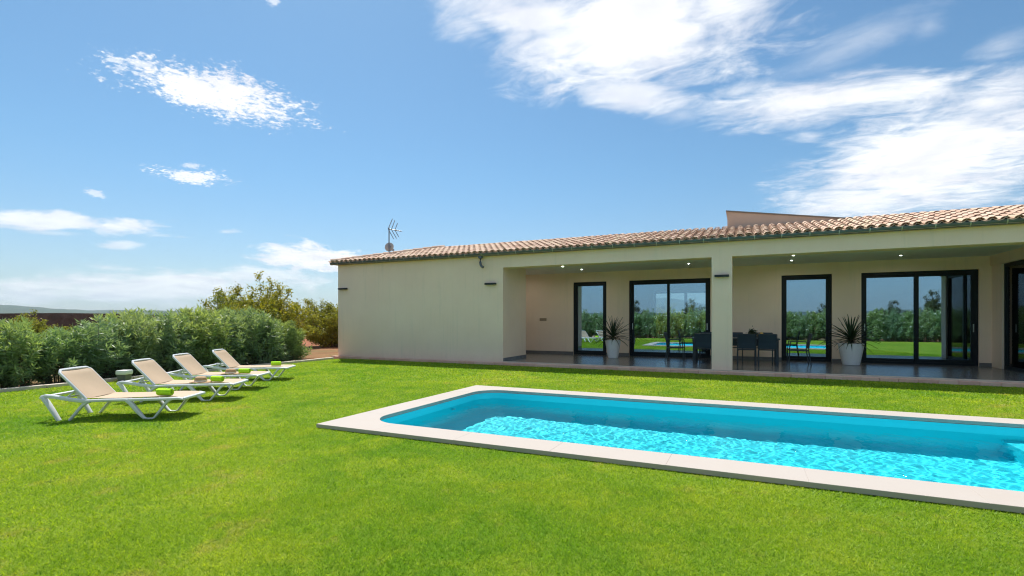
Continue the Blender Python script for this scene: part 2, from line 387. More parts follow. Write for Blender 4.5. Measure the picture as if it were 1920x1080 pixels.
# ------------------------------------------------------------------ mesh helpers
class MB:
    def __init__(s):
        s.v = []; s.f = []; s.smooth = False
    def add(s, vs, fs):
        o = len(s.v); s.v += [tuple(v) for v in vs]; s.f += [tuple(i + o for i in f) for f in fs]; return s
    def box(s, x0, x1, y0, y1, z0, z1, bev=0.0):
        if bev <= 0:
            return s.add([(x0, y0, z0), (x1, y0, z0), (x1, y1, z0), (x0, y1, z0), (x0, y0, z1), (x1, y0, z1), (x1, y1, z1), (x0, y1, z1)],
                         [(0, 3, 2, 1), (4, 5, 6, 7), (0, 1, 5, 4), (1, 2, 6, 5), (2, 3, 7, 6), (3, 0, 4, 7)])
        bm = bmesh.new(); bmesh.ops.create_cube(bm, size=1)
        for v in bm.verts:
            v.co = Vector((x0 + (v.co.x + .5) * (x1 - x0), y0 + (v.co.y + .5) * (y1 - y0), z0 + (v.co.z + .5) * (z1 - z0)))
        bmesh.ops.bevel(bm, geom=list(bm.edges), offset=bev, segments=2, affect='EDGES', profile=0.6)
        bm.verts.index_update()
        s.add([v.co[:] for v in bm.verts], [[v.index for v in f.verts] for f in bm.faces]); bm.free(); return s
    def sweep(s, pts, w, h, up=(0, 0, 1), n=8, power=3.0, closed=False, scales=None):
        """rounded-rectangle section w (sideways) x h (in the path plane) swept along pts"""
        pts = [Vector(p) for p in pts]; up = Vector(up); rings = []
        for i, p in enumerate(pts):
            if closed:
                d = pts[(i + 1) % len(pts)] - pts[i - 1]
            else:
                d = pts[min(i + 1, len(pts) - 1)] - pts[max(i - 1, 0)]
            d.normalize(); side = d.cross(up)
            if side.length < 1e-4: side = d.cross(Vector((0, 1, 0)))
            side.normalize(); nn = side.cross(d).normalized()
            k = 1.0 if scales is None else scales[i]
            ring = []
            for j in range(n):
                a = 2 * math.pi * (j + .5) / n; c, q = math.cos(a), math.sin(a)
                sx = math.copysign(abs(c) ** (2 / power), c); sy = math.copysign(abs(q) ** (2 / power), q)
                ring.append(p + side * (sx * w / 2 * k) + nn * (sy * h / 2 * k))
            rings.append(ring)
        o = len(s.v)
        for r in rings: s.v += [tuple(q) for q in r]
        m_ = len(rings)
        for i in range(m_ if closed else m_ - 1):
            a, b = o + i * n, o + ((i + 1) % m_) * n
            for j in range(n):
                k2 = (j + 1) % n; s.f.append((a + j, a + k2, b + k2, b + j))
        if not closed:
            s.f.append(tuple(o + j for j in reversed(range(n)))); s.f.append(tuple(o + (m_ - 1) * n + j for j in range(n)))
        return s
    def tube(s, pts, r, n=8, radii=None):
        sc = None if radii is None else [q / r for q in radii]
        return s.sweep(pts, 2 * r, 2 * r, n=n, power=2.0, scales=sc)
    def lathe(s, prof, cx=0, cy=0, n=28, cap=True):
        o = len(s.v)
        for r, z in prof:
            for j in range(n):
                a = 2 * math.pi * j / n; s.v.append((cx + r * math.cos(a), cy + r * math.sin(a), z))
        for i in range(len(prof) - 1):
            for j in range(n):
                k = (j + 1) % n; s.f.append((o + i * n + j, o + i * n + k, o + (i + 1) * n + k, o + (i + 1) * n + j))
        if cap:
            s.f.append(tuple(o + j for j in reversed(range(n)))); s.f.append(tuple(o + (len(prof) - 1) * n + j for j in range(n)))
        return s
    def mesh(s, name, m, off=(0, 0, 0), smooth=None):
        me = bpy.data.meshes.new(name)
        me.from_pydata([(v[0] - off[0], v[1] - off[1], v[2] - off[2]) for v in s.v], [], s.f)
        me.materials.append(MATS[m]); me.update()
        if smooth if smooth is not None else s.smooth:
            me.polygons.foreach_set('use_smooth', [True] * len(me.polygons))
            try: me.set_sharp_from_angle(angle=R(40))
            except Exception: pass
        return me
def link(name, me, parent=None, loc=(0, 0, 0), rz=0.0):
    o = bpy.data.objects.new(name, me); COL.objects.link(o); o.location = loc; o.rotation_euler = (0, 0, rz)
    if parent: o.parent = parent
    return o
def thing(name, label, cat, loc=(0, 0, 0), rz=0.0, group=None):
    o = bpy.data.objects.new(name, None); COL.objects.link(o); o.empty_display_size = 0.2
    o.location = loc; o.rotation_euler = (0, 0, rz)
    return tag(o, label, cat, group)
def tag(o, label, cat, group=None):
    o['label'] = label; o['category'] = cat
    if group: o['group'] = group
    return o
def struct(name, mb, m, smooth=False):
    o = link(name, mb.mesh(name, m, smooth=smooth)); o['kind'] = 'structure'; return o
def part(root, name, mb, m, smooth=False, off=None, label=None):
    """a part given in world coordinates below an unrotated thing (off = where its parent stands)"""
    o = link(name, mb.mesh(name, m, off=root.location if off is None else off, smooth=smooth), root)
    if label: o['label'] = label
    return o
def lpart(root, name, mb, m, smooth=False):
    return link(name, mb.mesh(name, m, smooth=smooth), root)
def dup(root, loc, rz, label=None, group=None):
    r = root.copy(); COL.objects.link(r); r.location = loc; r.rotation_euler = (0, 0, rz)
    if label: r['label'] = label
    if group: r['group'] = group
    for ch in root.children:
        c = ch.copy(); COL.objects.link(c); c.parent = r
        for g in ch.children:
            d = g.copy(); COL.objects.link(d); d.parent = c
    return r
def np_mesh(name, V, F, m, tint=None, smooth=False):
    """triangle/quad mesh from numpy arrays; tint = one float per vertex"""
    me = bpy.data.meshes.new(name); nv, nf, k = len(V), len(F), F.shape[1]
    me.vertices.add(nv); me.vertices.foreach_set('co', np.ascontiguousarray(V, dtype=np.float32).ravel())
    me.loops.add(nf * k); me.loops.foreach_set('vertex_index', np.ascontiguousarray(F, dtype=np.int32).ravel())
    me.polygons.add(nf); me.polygons.foreach_set('loop_start', np.arange(0, nf * k, k, dtype=np.int32))
    try: me.polygons.foreach_set('loop_total', np.full(nf, k, dtype=np.int32))
    except Exception: pass
    me.update(calc_edges=True)
    if tint is not None:
        at = me.attributes.new('tint', 'FLOAT', 'POINT'); at.data.foreach_set('value', np.ascontiguousarray(tint, dtype=np.float32))
    if smooth: me.polygons.foreach_set('use_smooth', np.ones(nf, dtype=bool))
    me.materials.append(MATS[m]); return me

# ================================================================== SETTING: ground
POOL = (-4.86, 4.70, 4.65, 8.76)       # outer edge of the coping
def frame_sheet(x0, x1, y0, y1, hx0, hx1, hy0, hy1, z):
    mb = MB(); xs = [x0, hx0, hx1, x1]; ys = [y0, hy0, hy1, y1]
    vs = [(x, y, z) for y in ys for x in xs]
    fs = [(j * 4 + i, j * 4 + i + 1, j * 4 + i + 5, j * 4 + i + 4) for j in range(3) for i in range(3) if not (i == 1 and j == 1)]
    return mb.add(vs, fs)
struct('soil_ground', frame_sheet(-9000, 9000, -9000, 9000, POOL[0] + .2, POOL[1] - .2, POOL[2] + .2, POOL[3] - .2, -0.03), 'soil')
def lawn_left(y):                      # the stone edging runs very slightly askew
    return -12.49 - (y - 2.0) * 0.0325
LAWN_Y0, LAWN_Y1, LAWN_X1 = -2.9, 13.40, 15.0
mb = frame_sheet(-12.4, LAWN_X1, LAWN_Y0, LAWN_Y1, POOL[0] + .1, POOL[1] - .1, POOL[2] + .1, POOL[3] - .1, 0.0)
mb.v = [(lawn_left(v[1]) if v[0] == -12.4 else v[0], v[1], v[2]) for v in mb.v]
struct('lawn', mb, 'lawn')

# distant wooded ridges all round
def hills():
    n, V, F = 900, [], []
    for ring in range(4):
        for i in range(n):
            a = 2 * math.pi * i / n; deg = math.degrees(a)       # azimuth from +Y towards +X
            h = 78 + 8 * math.sin(a * 3 + 1.1) + 6 * math.sin(a * 11 + 1) + 3 * math.sin(a * 29 + .3) + 1.6 * math.sin(a * 67) + 1.2 * math.sin(a * 131 + 2)
            h += 52 * math.exp(-((deg - 286) / 5.5) ** 2) + 130 * math.exp(-((deg - 352) / 5) ** 2)
            rr, hh = [(3300, -6), (4300, 0.62), (5000, 1.0), (6500, -0.1)][ring]
            z = hh * h if ring else -3
            V.append((rr * math.sin(a), rr * math.cos(a), z + (rnd.uniform(-2.0, 2.0) if ring in (1, 2) else 0)))
    for ring in range(3):
        for i in range(n):
            j = (i + 1) % n; F.append((ring * n + i, ring * n + j, (ring + 1) * n + j, (ring + 1) * n + i))
    return MB().add(V, F)
struct('hills', hills(), 'far_wood', smooth=True)

# ================================================================== VILLA
VB = Vector((-3.6, 13.6, 0.0))
villa = thing('villa', 'long single-storey cream stucco villa with tiled roof and open porch behind the pool', 'house', VB)
X_L, X_P, X_R = -13.17, -6.63, 5.95      # left corner, porch corner, right porch wall
BEAM, WALLTOP, CEIL = 2.935, 3.30, 3.06
part(villa, 'front_wall', MB().box(X_L, X_P, 13.6, 13.9, 0, WALLTOP), 'stucco')
part(villa, 'end_wall', MB().box(X_L, X_L + .3, 13.9, 23.3, 0, WALLTOP), 'stucco')
part(villa, 'porch_side_wall', MB().box(X_P - .3, X_P, 13.9, 15.35, 0.02, WALLTOP - .02), 'stucco')
part(villa, 'recess_wall', MB().box(-8.4, -8.1, 15.35, 17.5, 0.02, CEIL).box(-8.1, X_P - .3, 15.15, 15.348, .02, CEIL), 'stucco')
part(villa, 'pillar', MB().box(-0.77, -0.295, 13.6, 14.05, 0.05, BEAM), 'stucco')
part(villa, 'beam', MB().box(X_P, 12.0, 13.6, 14.05, BEAM, WALLTOP), 'stucco')
part(villa, 'porch_ceiling', MB().box(-8.1, X_R, 14.05, 17.5, CEIL, CEIL + .1), 'ceiling_paint')
DOORS = [(-5.68, -4.456, 1), (-3.66, -1.03, 2), (1.012, 2.335, 1), (3.06, 5.697, 2)]
D0, D1 = 0.10, 2.72
bw = MB(); xs = [-8.1] + [v for d in DOORS for v in d[:2]] + [X_R]
for i in range(0, len(xs), 2): bw.box(xs[i], xs[i + 1], 17.5, 17.78, 0.1, D1)
bw.box(-8.1, X_R, 17.5, 17.78, D1, WALLTOP)
part(villa, 'porch_back_wall', bw, 'stucco')
rw = MB().box(X_R, X_R + .12, 13.9, 14.3, .02, 2.79).box(X_R, X_R + .12, 16.9, 17.78, .02, 2.79).box(X_R - .03, X_R + .12, 13.9, 17.5, 2.79, CEIL).box(X_R, X_R + .12, 14.05, 17.78, CEIL, WALLTOP)
part(villa, 'wing_side_wall', rw, 'stucco')
part(villa, 'wing_front_wall', MB().box(X_R + .12, 6.9, 13.6, 13.9, 0, BEAM).box(10.9, 12.0, 13.6, 13.9, 0, BEAM).box(6.9, 10.9, 13.6, 13.9, 2.6, BEAM).box(6.9, 10.9, 13.6, 13.9, 0, .1), 'stucco')  # wide opening added out of view so daylight reaches the dark wing room
for a, b in ((-8.1, -5.68), (-4.456, -3.66), (-1.03, 1.012), (2.335, 3.06), (5.697, X_R)): part(villa, 'skirting', MB().box(a, b, 17.485, 17.5, .1, .2), 'floor_tile')
part(villa, 'skirting', MB().box(X_P, X_P + .015, 13.62, 15.35, .1, .2), 'floor_tile')
# rooms behind the glass
part(villa, 'room_floor', MB().box(-6.6, 11.7, 17.78, 23.0, .02, .095).box(X_R + .12, 11.7, 13.9, 17.78, .02, .094), 'room_floor')
part(villa, 'room_ceiling', MB().box(-6.6, 11.7, 17.78, 23.0, 2.85, 2.95).box(X_R + .12, 11.7, 13.9, 17.78, 2.852, 2.95), 'plaster_white')
for q in ((-6.8, -6.6, 17.78, 23.0, 0, 2.9), (0.3, 0.45, 17.78, 23.0, .1, 2.85)): part(villa, 'room_wall', MB().box(*q), 'plaster_white')  # second box: partition added to keep the right-hand room dark
part(villa, 'room_wall', MB().box(X_R, 6.45, 18.6, 18.75, .1, 2.85).box(7.3, 11.7, 18.6, 18.75, .1, 2.85).box(6.45, 7.3, 18.6, 18.75, 2.2, 2.85).box(5.98, 6.1, 17.78, 18.6, .1, 2.85), 'plaster_white')
part(villa, 'room_wall', MB().box(11.7, 12.0, 13.9, 14.6, 0, WALLTOP).box(11.7, 12.0, 17.8, 23.3, 0, WALLTOP).box(11.7, 12.0, 14.6, 17.8, 0, .5).box(11.7, 12.0, 14.6, 17.8, 2.5, WALLTOP), 'plaster_white')  # unseen end wall with a window gap added to brighten the wing room
rear = MB().box(X_L + .3, -3.7, 23.0, 23.3, 0, WALLTOP).box(-0.6, 11.7, 23.0, 23.3, 0, WALLTOP).box(-3.7, -0.6, 23.0, 23.3, 2.6, WALLTOP).box(-3.7, -.6, 23.0, 23.3, 0, .1)
part(villa, 'rear_wall', rear, 'stucco')

def frame_rect(mb, x0, x1, z0, z1, y0, y1, w):
    mb.box(x0, x0 + w, y0, y1, z0, z1).box(x1 - w, x1, y0, y1, z0, z1).box(x0 + w, x1 - w, y0, y1, z1 - w, z1).box(x0 + w, x1 - w, y0, y1, z0, z0 + w)
def glazed_door(name, x0, x1, leaves, y, label, handles=True):
    mb = MB(); frame_rect(mb, x0 + .002, x1 - .002, D0 + .002, D1 - .002, y, y + .10, .065)
    panes, hs = [], []
    if leaves == 1:
        frame_rect(mb, x0 + .068, x1 - .068, D0 + .068, D1 - .068, y + .02, y + .08, .075)
        panes.append((x0 + .143, x1 - .143, y + .05))
    else:
        xm = (x0 + x1) / 2
        frame_rect(mb, x0 + .065, xm + .05, D0 + .068, D1 - .068, y + .055, y + .095, .08)
        frame_rect(mb, xm - .05, x1 - .065, D0 + .068, D1 - .068, y + .005, y + .045, .085)
        panes += [(x0 + .14, xm - .025, y + .075), (xm + .035, x1 - .15, y + .025)]
        hs += [(x0 + .10, y + .04), (x1 - .10, y - .012)]
    d = part(villa, name, mb, 'anthracite', label=label)
    for a, b, yy in panes: part(d, 'pane', MB().box(a, b, yy, yy + .006, D0 + .145, D1 - .145), 'glass', off=villa.location)
    if handles:
        for hx, hy in hs: part(d, 'handle', MB().box(hx - .014, hx + .014, hy, hy + .02, 1.02, 1.24, .006), 'handle_metal', off=villa.location)
    return d
glazed_door('glass_door', *DOORS[0], 17.56, 'single fixed glass door reflecting the sun loungers')
glazed_door('sliding_door', *DOORS[1], 17.56, 'double sliding glass door with the room and garden showing through')
glazed_door('glass_door', *DOORS[2], 17.56, 'single glass door beside the dining table')
glazed_door('sliding_door', *DOORS[3], 17.56, 'double sliding glass door beside the larger potted plant')
# glazed door in the right-hand porch wall (runs along Y)
mb = MB(); xx = X_R + .04
for y0, y1 in ((14.302, 14.36), (16.84, 16.898), (15.58, 15.66)): mb.box(xx, xx + .09, y0, y1, .1, 2.788)
mb.box(xx + .001, xx + .089, 14.36, 16.84, 2.70, 2.787).box(xx + .001, xx + .089, 14.36, 16.84, .101, .18)
mb.box(xx + .02, xx + .07, 16.77, 16.84, .18, 2.70).box(xx + .02, xx + .07, 15.66, 15.73, .18, 2.70)
sd = part(villa, 'sliding_door', mb, 'anthracite', label='sliding glass door in the porch side wall with a white door seen behind')
for y0, y1 in ((14.36, 15.58), (15.73, 16.77)): part(sd, 'pane', MB().box(xx + .04, xx + .046, y0, y1, .18, 2.70), 'clear_glass', off=villa.location)
mb = MB(); frame_rect(mb, 6.902, 10.898, .102, 2.598, 13.70, 13.79, .08); mb.box(8.86, 8.94, 13.701, 13.789, .182, 2.518)
added_glazing = part(villa, 'sliding_door', mb, 'anthracite')  # door frame for the added opening that lights the wing room
for a, b in ((6.982, 8.86), (8.94, 10.818)): part(added_glazing, 'pane', MB().box(a, b, 13.74, 13.746, .182, 2.518), 'clear_glass', off=villa.location)
# rear window and the white inner door
mb = MB(); frame_rect(mb, -3.698, -.602, .102, 2.598, 23.08, 23.18, .07); mb.box(-2.42, -2.30, 23.085, 23.175, .172, 2.528)
rwin = part(villa, 'rear_window', mb, 'anthracite')
for a, b in ((-3.628, -2.42), (-2.30, -.672)): part(rwin, 'pane', MB().box(a, b, 23.12, 23.126, .172, 2.528), 'clear_glass', off=villa.location)
ind = part(villa, 'inner_door', MB().box(6.455, 7.295, 18.62, 18.66, .10, 2.198), 'door_white')
part(ind, 'door_glass', MB().box(6.60, 6.76, 18.612, 18.6195, .3, 2.0), 'frosted', off=villa.location)
part(ind, 'handle', MB().tube([(6.87, 18.60, 1.13), (6.87, 18.56, 1.13), (6.74, 18.56, 1.13)], .012), 'lamp_black', off=villa.location)

# roof: deck, barrel tiles, hip
RIDGE_Y = EAVE_Y + 8 * EXPO
Z_EAVE = 3.395
def roof_z(y): return Z_EAVE + (y - EAVE_Y) * SLOPE
ZR = roof_z(RIDGE_Y); RX1 = 12.2; XH = ROOF_X0 + (RIDGE_Y - EAVE_Y)
deck = MB()
yb = 2 * RIDGE_Y - EAVE_Y + 4.4
zb = ZR - (yb - RIDGE_Y) * .10 - .12
deck.add([(ROOF_X0, EAVE_Y + .02, Z_EAVE - .045), (RX1, EAVE_Y + .02, Z_EAVE - .045), (RX1, RIDGE_Y, ZR - .045), (XH, RIDGE_Y, ZR - .045), (ROOF_X0, yb, Z_EAVE - .10), (RX1, yb, zb),
          (ROOF_X0, EAVE_Y + .02, Z_EAVE - .085), (RX1, EAVE_Y + .02, Z_EAVE - .085), (RX1, yb, zb - .2), (ROOF_X0, yb, Z_EAVE - .2)],
         [(0, 1, 2, 3), (0, 3, 4), (3, 2, 5, 4), (6, 9, 8, 7), (0, 6, 7, 1), (1, 7, 8, 5, 2), (4, 5, 8, 9), (0, 4, 9, 6)])
roof = part(villa, 'roof', deck, 'terracotta')
def barrel(r0, r1, L, nseg=7, t=.013, arch=0.92):
    """one cover tile: axis +Y, lower open end at y=0"""
    V, F = [], []
    for (r, y, dz) in ((r0, 0, .0), (r1, L, .0)):
        for rr in (r, r - t):
            for j in range(nseg + 1):
                a = math.pi * j / nseg; V.append((-rr * math.cos(a), y, rr * arch * math.sin(a) + dz))
    n = nseg + 1
    for j in range(nseg):
        F.append((j, j + 1, 2 * n + j + 1, 2 * n + j))                    # outer
        F.append((n + j, 3 * n + j, 3 * n + j + 1, n + j + 1))            # inner
        F.append((j, n + j, n + j + 1, j + 1))                            # lower rim
    return MB().add(V, F)
SL = math.atan(SLOPE)
tile_me = [barrel(.084, .070, .44, arch=.70).mesh('roof_tile', 'terracotta', smooth=True), barrel(.083, .070, .44, arch=.66).mesh('roof_tile', 'terracotta', smooth=True)]
tiles = []
ncol = int((RX1 - ROOF_X0) / PITCH)
for i in range(ncol):
    x = ROOF_X0 + (i + .5) * PITCH
    for j in range(8):
        y = EAVE_Y + j * EXPO
        if y - EAVE_Y > (x - ROOF_X0) + .02: continue
        if j > 6 and -0.50 < x < 2.5: continue
        tiles.append((x, y, j))
tiles.sort(key=lambda q: (q[0] ** 2 + q[1] ** 2) + (60 if q[0] > 6.0 else 0))
rest = MB()
def tile_matrix(x, y, j):
    return (Matrix.Translation((x + rnd.uniform(-.006, .006), y + rnd.uniform(-.012, .012), roof_z(y) + .004 + rnd.uniform(0, .007))) @
            Matrix.Rotation(SL - .035 + rnd.uniform(-.008, .008), 4, 'X') @ Matrix.Rotation(rnd.uniform(-.015, .015), 4, 'Z'))
base_t = barrel(.084, .070, .44, nseg=6, arch=.70)
for k, (x, y, j) in enumerate(tiles):
    M = tile_matrix(x, y, j)
    if k < 300:
        o = bpy.data.objects.new('roof_tile', tile_me[k % 2]); COL.objects.link(o); o.parent = roof
        o.matrix_local = Matrix.Translation(-VB) @ M
    else:
        rest.add([M @ Vector(v) for v in base_t.v], base_t.f)
o = part(roof, 'roof_tile_field', rest, 'terracotta', smooth=True, off=villa.location); o['kind'] = 'stuff'
pans = MB(); prof = [(-.105, .03), (-.06, -.012), (0, -.03), (.06, -.012), (.105, .03)]
for i in range(ncol + 1):
    x = ROOF_X0 + i * PITCH
    for j in range(8):
        y = EAVE_Y + j * EXPO
        if y - EAVE_Y > (x - ROOF_X0) + .1: continue
        z0, z1 = roof_z(y) + .014, roof_z(y + EXPO + .04) - .014
        vs = [(x + a, y - .005, z0 + b) for a, b in prof] + [(x + a * .9, y + EXPO + .04, z1 + b) for a, b in prof] + [(x + a, y - .005, z0 + b - .013) for a, b in prof]
        pans.add(vs, [(q, q + 1, q + 6, q + 5) for q in range(4)] + [(q + 10, q + 11, q + 1, q) for q in range(4)])
o = part(roof, 'pan_tile_field', pans, 'terracotta', smooth=True, off=villa.location); o['kind'] = 'stuff'
hip_me = barrel(.105, .09, .46).mesh('hip_tile', 'terracotta', smooth=True)
hv = Vector((1, 1, SLOPE)).normalized(); hl = (RIDGE_Y - EAVE_Y) * math.sqrt(2 + SLOPE ** 2)
for k in range(int(hl / .37)):
    pnt = Vector((ROOF_X0, EAVE_Y, Z_EAVE + .02)) + hv * (k * .37)
    o = bpy.data.objects.new('hip_tile', hip_me); COL.objects.link(o); o.parent = roof
    o.matrix_local = Matrix.Translation(pnt - VB) @ Matrix.Rotation(R(-45), 4, 'Z') @ Matrix.Rotation(math.asin(hv.z) - .02, 4, 'X')
# gable wall rising behind the ridge
GY = RIDGE_Y - .12
g = MB().add([(-.48, GY, 3.95), (2.50, GY, 3.95), (2.50, GY, 4.09), (-.48, GY, 4.555), (-.48, GY + 5, 3.7), (2.5, GY + 5, 3.7), (2.5, GY + 5, 4.09), (-.48, GY + 5, 4.555)],
             [(0, 1, 2, 3), (4, 7, 6, 5), (0, 3, 7, 4), (1, 5, 6, 2), (0, 4, 5, 1)])
part(villa, 'gable_wall', g, 'gable_stucco')
part(villa, 'gable_coping', MB().add([(-.52, GY - .03, 4.565), (2.56, GY - .03, 4.083), (2.56, GY - .03, 4.113), (-.52, GY - .03, 4.598),
     (-.52, GY + 5.02, 4.565), (2.56, GY + 5.02, 4.083), (2.56, GY + 5.02, 4.113), (-.52, GY + 5.02, 4.598)],
     [(0, 1, 2, 3), (4, 7, 6, 5), (0, 3, 7, 4), (1, 5, 6, 2), (0, 4, 5, 1), (3, 2, 6, 7)]), 'cap_dark')
# gutter with brackets and spout
gv, gf, ng = [], [], 9
for xg in (ROOF_X0 - .05, RX1):
    for rr in (.066, .061):
        for j in range(ng):
            a = math.pi + math.pi * j / (ng - 1); gv.append((xg, 13.462 + rr * math.cos(a), 3.386 + rr * 1.42 * math.sin(a)))
for j in range(ng - 1):
    gf.append((j, j + 1, 2 * ng + j + 1, 2 * ng + j)); gf.append((ng + j, 3 * ng + j, 3 * ng + j + 1, ng + j + 1))
for b in (0, ng - 1): gf.append((b, 2 * ng + b, 3 * ng + b, ng + b))
for e in (0, 2 * ng): gf.append(tuple(e + j for j in range(ng)))
gut = part(villa, 'gutter', MB().add(gv, gf), 'zinc', smooth=True)
br = MB()
br.add([(-.011, 13.462 + .0705 * math.cos(math.pi + math.pi * j / 8), 3.386 + .100 * math.sin(math.pi + math.pi * j / 8)) for j in range(9)] +
       [(.011, 13.462 + .0705 * math.cos(math.pi + math.pi * j / 8), 3.386 + .100 * math.sin(math.pi + math.pi * j / 8)) for j in range(9)], [(j, j + 1, j + 10, j + 9) for j in range(8)])
br_me = br.mesh('bracket', 'zinc_light', off=villa.location, smooth=True)
for k in range(44):
    link('bracket', br_me, gut, (ROOF_X0 + .3 + k * .575, 0, 0))
part(gut, 'spout', MB().tube([(-7.33, 13.475, 3.30), (-7.33, 13.475, 3.22), (-7.335, 13.475, 3.12), (-7.325, 13.475, 3.04), (-7.29, 13.475, 2.985), (-7.23, 13.47, 2.955)], .038, 10)
     .box(-7.385, -7.275, 13.42, 13.53, 3.235, 3.295), 'zinc', smooth=True, off=villa.location)
part(villa, 'switch_plate', MB().box(-6.99, -6.72, 17.48, 17.498, 1.32, 1.42, .006), 'switch_tan')

# porch floor and its stone edge
struct('porch_floor', MB().box(-8.1, X_R + .12, 13.602, 17.56, 0.0, 0.10), 'floor_tile')
struct('porch_step', MB().box(-6.63, X_R + .12, 13.588, 13.64, 0.0, 0.104, .004), 'kerbstone')
edge = bpy.data.objects.new('paved_edge', None); COL.objects.link(edge); edge.location = (-3, 13.5, 0); edge['kind'] = 'structure'
pv = [MB().box(0, .335, 0, .182, -.01, .074, .006).mesh('paver', 'paver'), MB().box(0, .335, 0, .182, -.01, .077, .009).mesh('paver', 'paver')]
for k in range(75):
    o = link('paver', pv[k % 2], edge, (-13.30 + k * .340 + 3, 13.403 - 13.5 + rnd.uniform(-.004, .004), rnd.uniform(-.002, .002)))
    o.rotation_euler = (0, 0, rnd.uniform(-.008, .008))

# ================================================================== POOL
pool = thing('swimming_pool', 'rounded-corner swimming pool with pale stone coping and light blue liner', 'pool', (-0.1, 6.7, 0))
PX0, PX1, PY0, PY1, RAD = -4.45, 4.27, 5.07, 8.34, 0.45
ZC, ZWATER, ZFLOOR = 0.052, -0.105, -1.20
def round_rect(x0, x1, y0, y1, r, n=12):
    pts = []
    for cx0, cy0, a0 in ((x1 - r, y0 + r, -90), (x1 - r, y1 - r, 0), (x0 + r, y1 - r, 90), (x0 + r, y0 + r, 180)):
        for k in range(n + 1):
            a = R(a0 + 90 * k / n); pts.append((cx0 + r * math.cos(a), cy0 + r * math.sin(a)))
    return pts
inner = round_rect(PX0, PX1, PY0, PY1, RAD)
liner_pts = round_rect(PX0 - .012, PX1 + .012, PY0 - .012, PY1 + .012, RAD)
N = len(inner)
bs = MB(); cove = []
for k, z in ((0, .0), (0, ZFLOOR + .18), (.05, ZFLOOR + .06), (.16, ZFLOOR)):
    cove.append([(*p_, z) for p_ in round_rect(PX0 - .012 + k, PX1 + .012 - k, PY0 - .012 + k, PY1 + .012 - k, RAD - k * .6)])
vs = [q for ring in cove for q in ring]; fs = []
for r_ in range(3):
    for j in range(N):
        j2 = (j + 1) % N; fs.append((r_ * N + j, r_ * N + j2, (r_ + 1) * N + j2, (r_ + 1) * N + j))
fs.append(tuple(3 * N + j for j in range(N)))
bs.add(vs, fs)
basin = part(pool, 'basin', bs, 'pool_liner', smooth=True)
# shallow entry shelf and steps at the far end
for k, (xa, zt) in enumerate(((2.93, -0.42), (3.38, -0.34), (3.82, -0.26))):
    part(pool, 'step', MB().box(xa, PX1 - .02, PY0 - .01 + .002 * k, PY1 + .01 - .002 * k, ZFLOOR - .1, zt, .02), 'pool_white' if False else 'pool_liner')
inlet = part(pool, 'inlet', MB().lathe([(.0, 0), (.055, 0), (.055, .012), (.03, .02), (.03, .008), (0.0, .008)], n=16, cap=False), 'pool_white', smooth=True, off=(0, 0, 0))
inlet.matrix_local = Matrix.Translation((PX0 + .02 + .1, 7.2 - 6.7, -.32)) @ Matrix.Rotation(R(90), 4, 'Y')
# coping: separate stones, inside edge rounded at the corners
def coping_stone(poly, name='coping_stone'):
    bm = bmesh.new(); vv = [bm.verts.new((x, y, 0.008)) for x, y in poly]; f = bm.faces.new(vv)
    if f.normal.z < 0: f.normal_flip()
    r_ = bmesh.ops.extrude_face_region(bm, geom=[f]); top = [e for e in r_['geom'] if isinstance(e, bmesh.types.BMVert)]
    for v in top: v.co.z = ZC + rnd.uniform(-.0006, .0006)
    bm.normal_update()
    te = [e for e in bm.edges if all(v.co.z > .035 for v in e.verts)]
    bmesh.ops.bevel(bm, geom=te, offset=.002, segments=1, affect='EDGES')
    bmesh.ops.recalc_face_normals(bm, faces=bm.faces)
    for v in bm.verts: v.co -= pool.location
    me = bpy.data.meshes.new(name); bm.to_mesh(me); bm.free(); me.materials.append(MATS['coping'])
    return link(name, me, pool)
J = .0003; LIP = .03
ix0, ix1, iy0, iy1 = PX0 + LIP - .03, PX1, PY0, PY1
def run(x0, x1, n, y0, y1):
    w = (x1 - x0) / n
    for k in range(n): coping_stone([(x0 + k * w + J, y0), (x0 + (k + 1) * w - J, y0), (x0 + (k + 1) * w - J, y1), (x0 + k * w + J, y1)])
ca, cb_ = PX0 + RAD + .02, PX1 - RAD - .02
run(ca, cb_, 7, POOL[2], PY0); run(ca, cb_, 7, PY1, POOL[3])
for xa, xb in ((POOL[0], PX0), (PX1, POOL[1])):
    ya, yb2 = PY0 + RAD + .02, PY1 - RAD - .02; h = (yb2 - ya) / 2
    for k in range(2): coping_stone([(xa, ya + k * h + J), (xb, ya + k * h + J), (xb, ya + (k + 1) * h - J), (xa, ya + (k + 1) * h - J)])
def corner(cxx, cyy, a0, ox, oy, ex, ey):
    arc = [(cxx + RAD * math.cos(R(a0 + 90 * k / 12)), cyy + RAD * math.sin(R(a0 + 90 * k / 12))) for k in range(13)]
    return arc
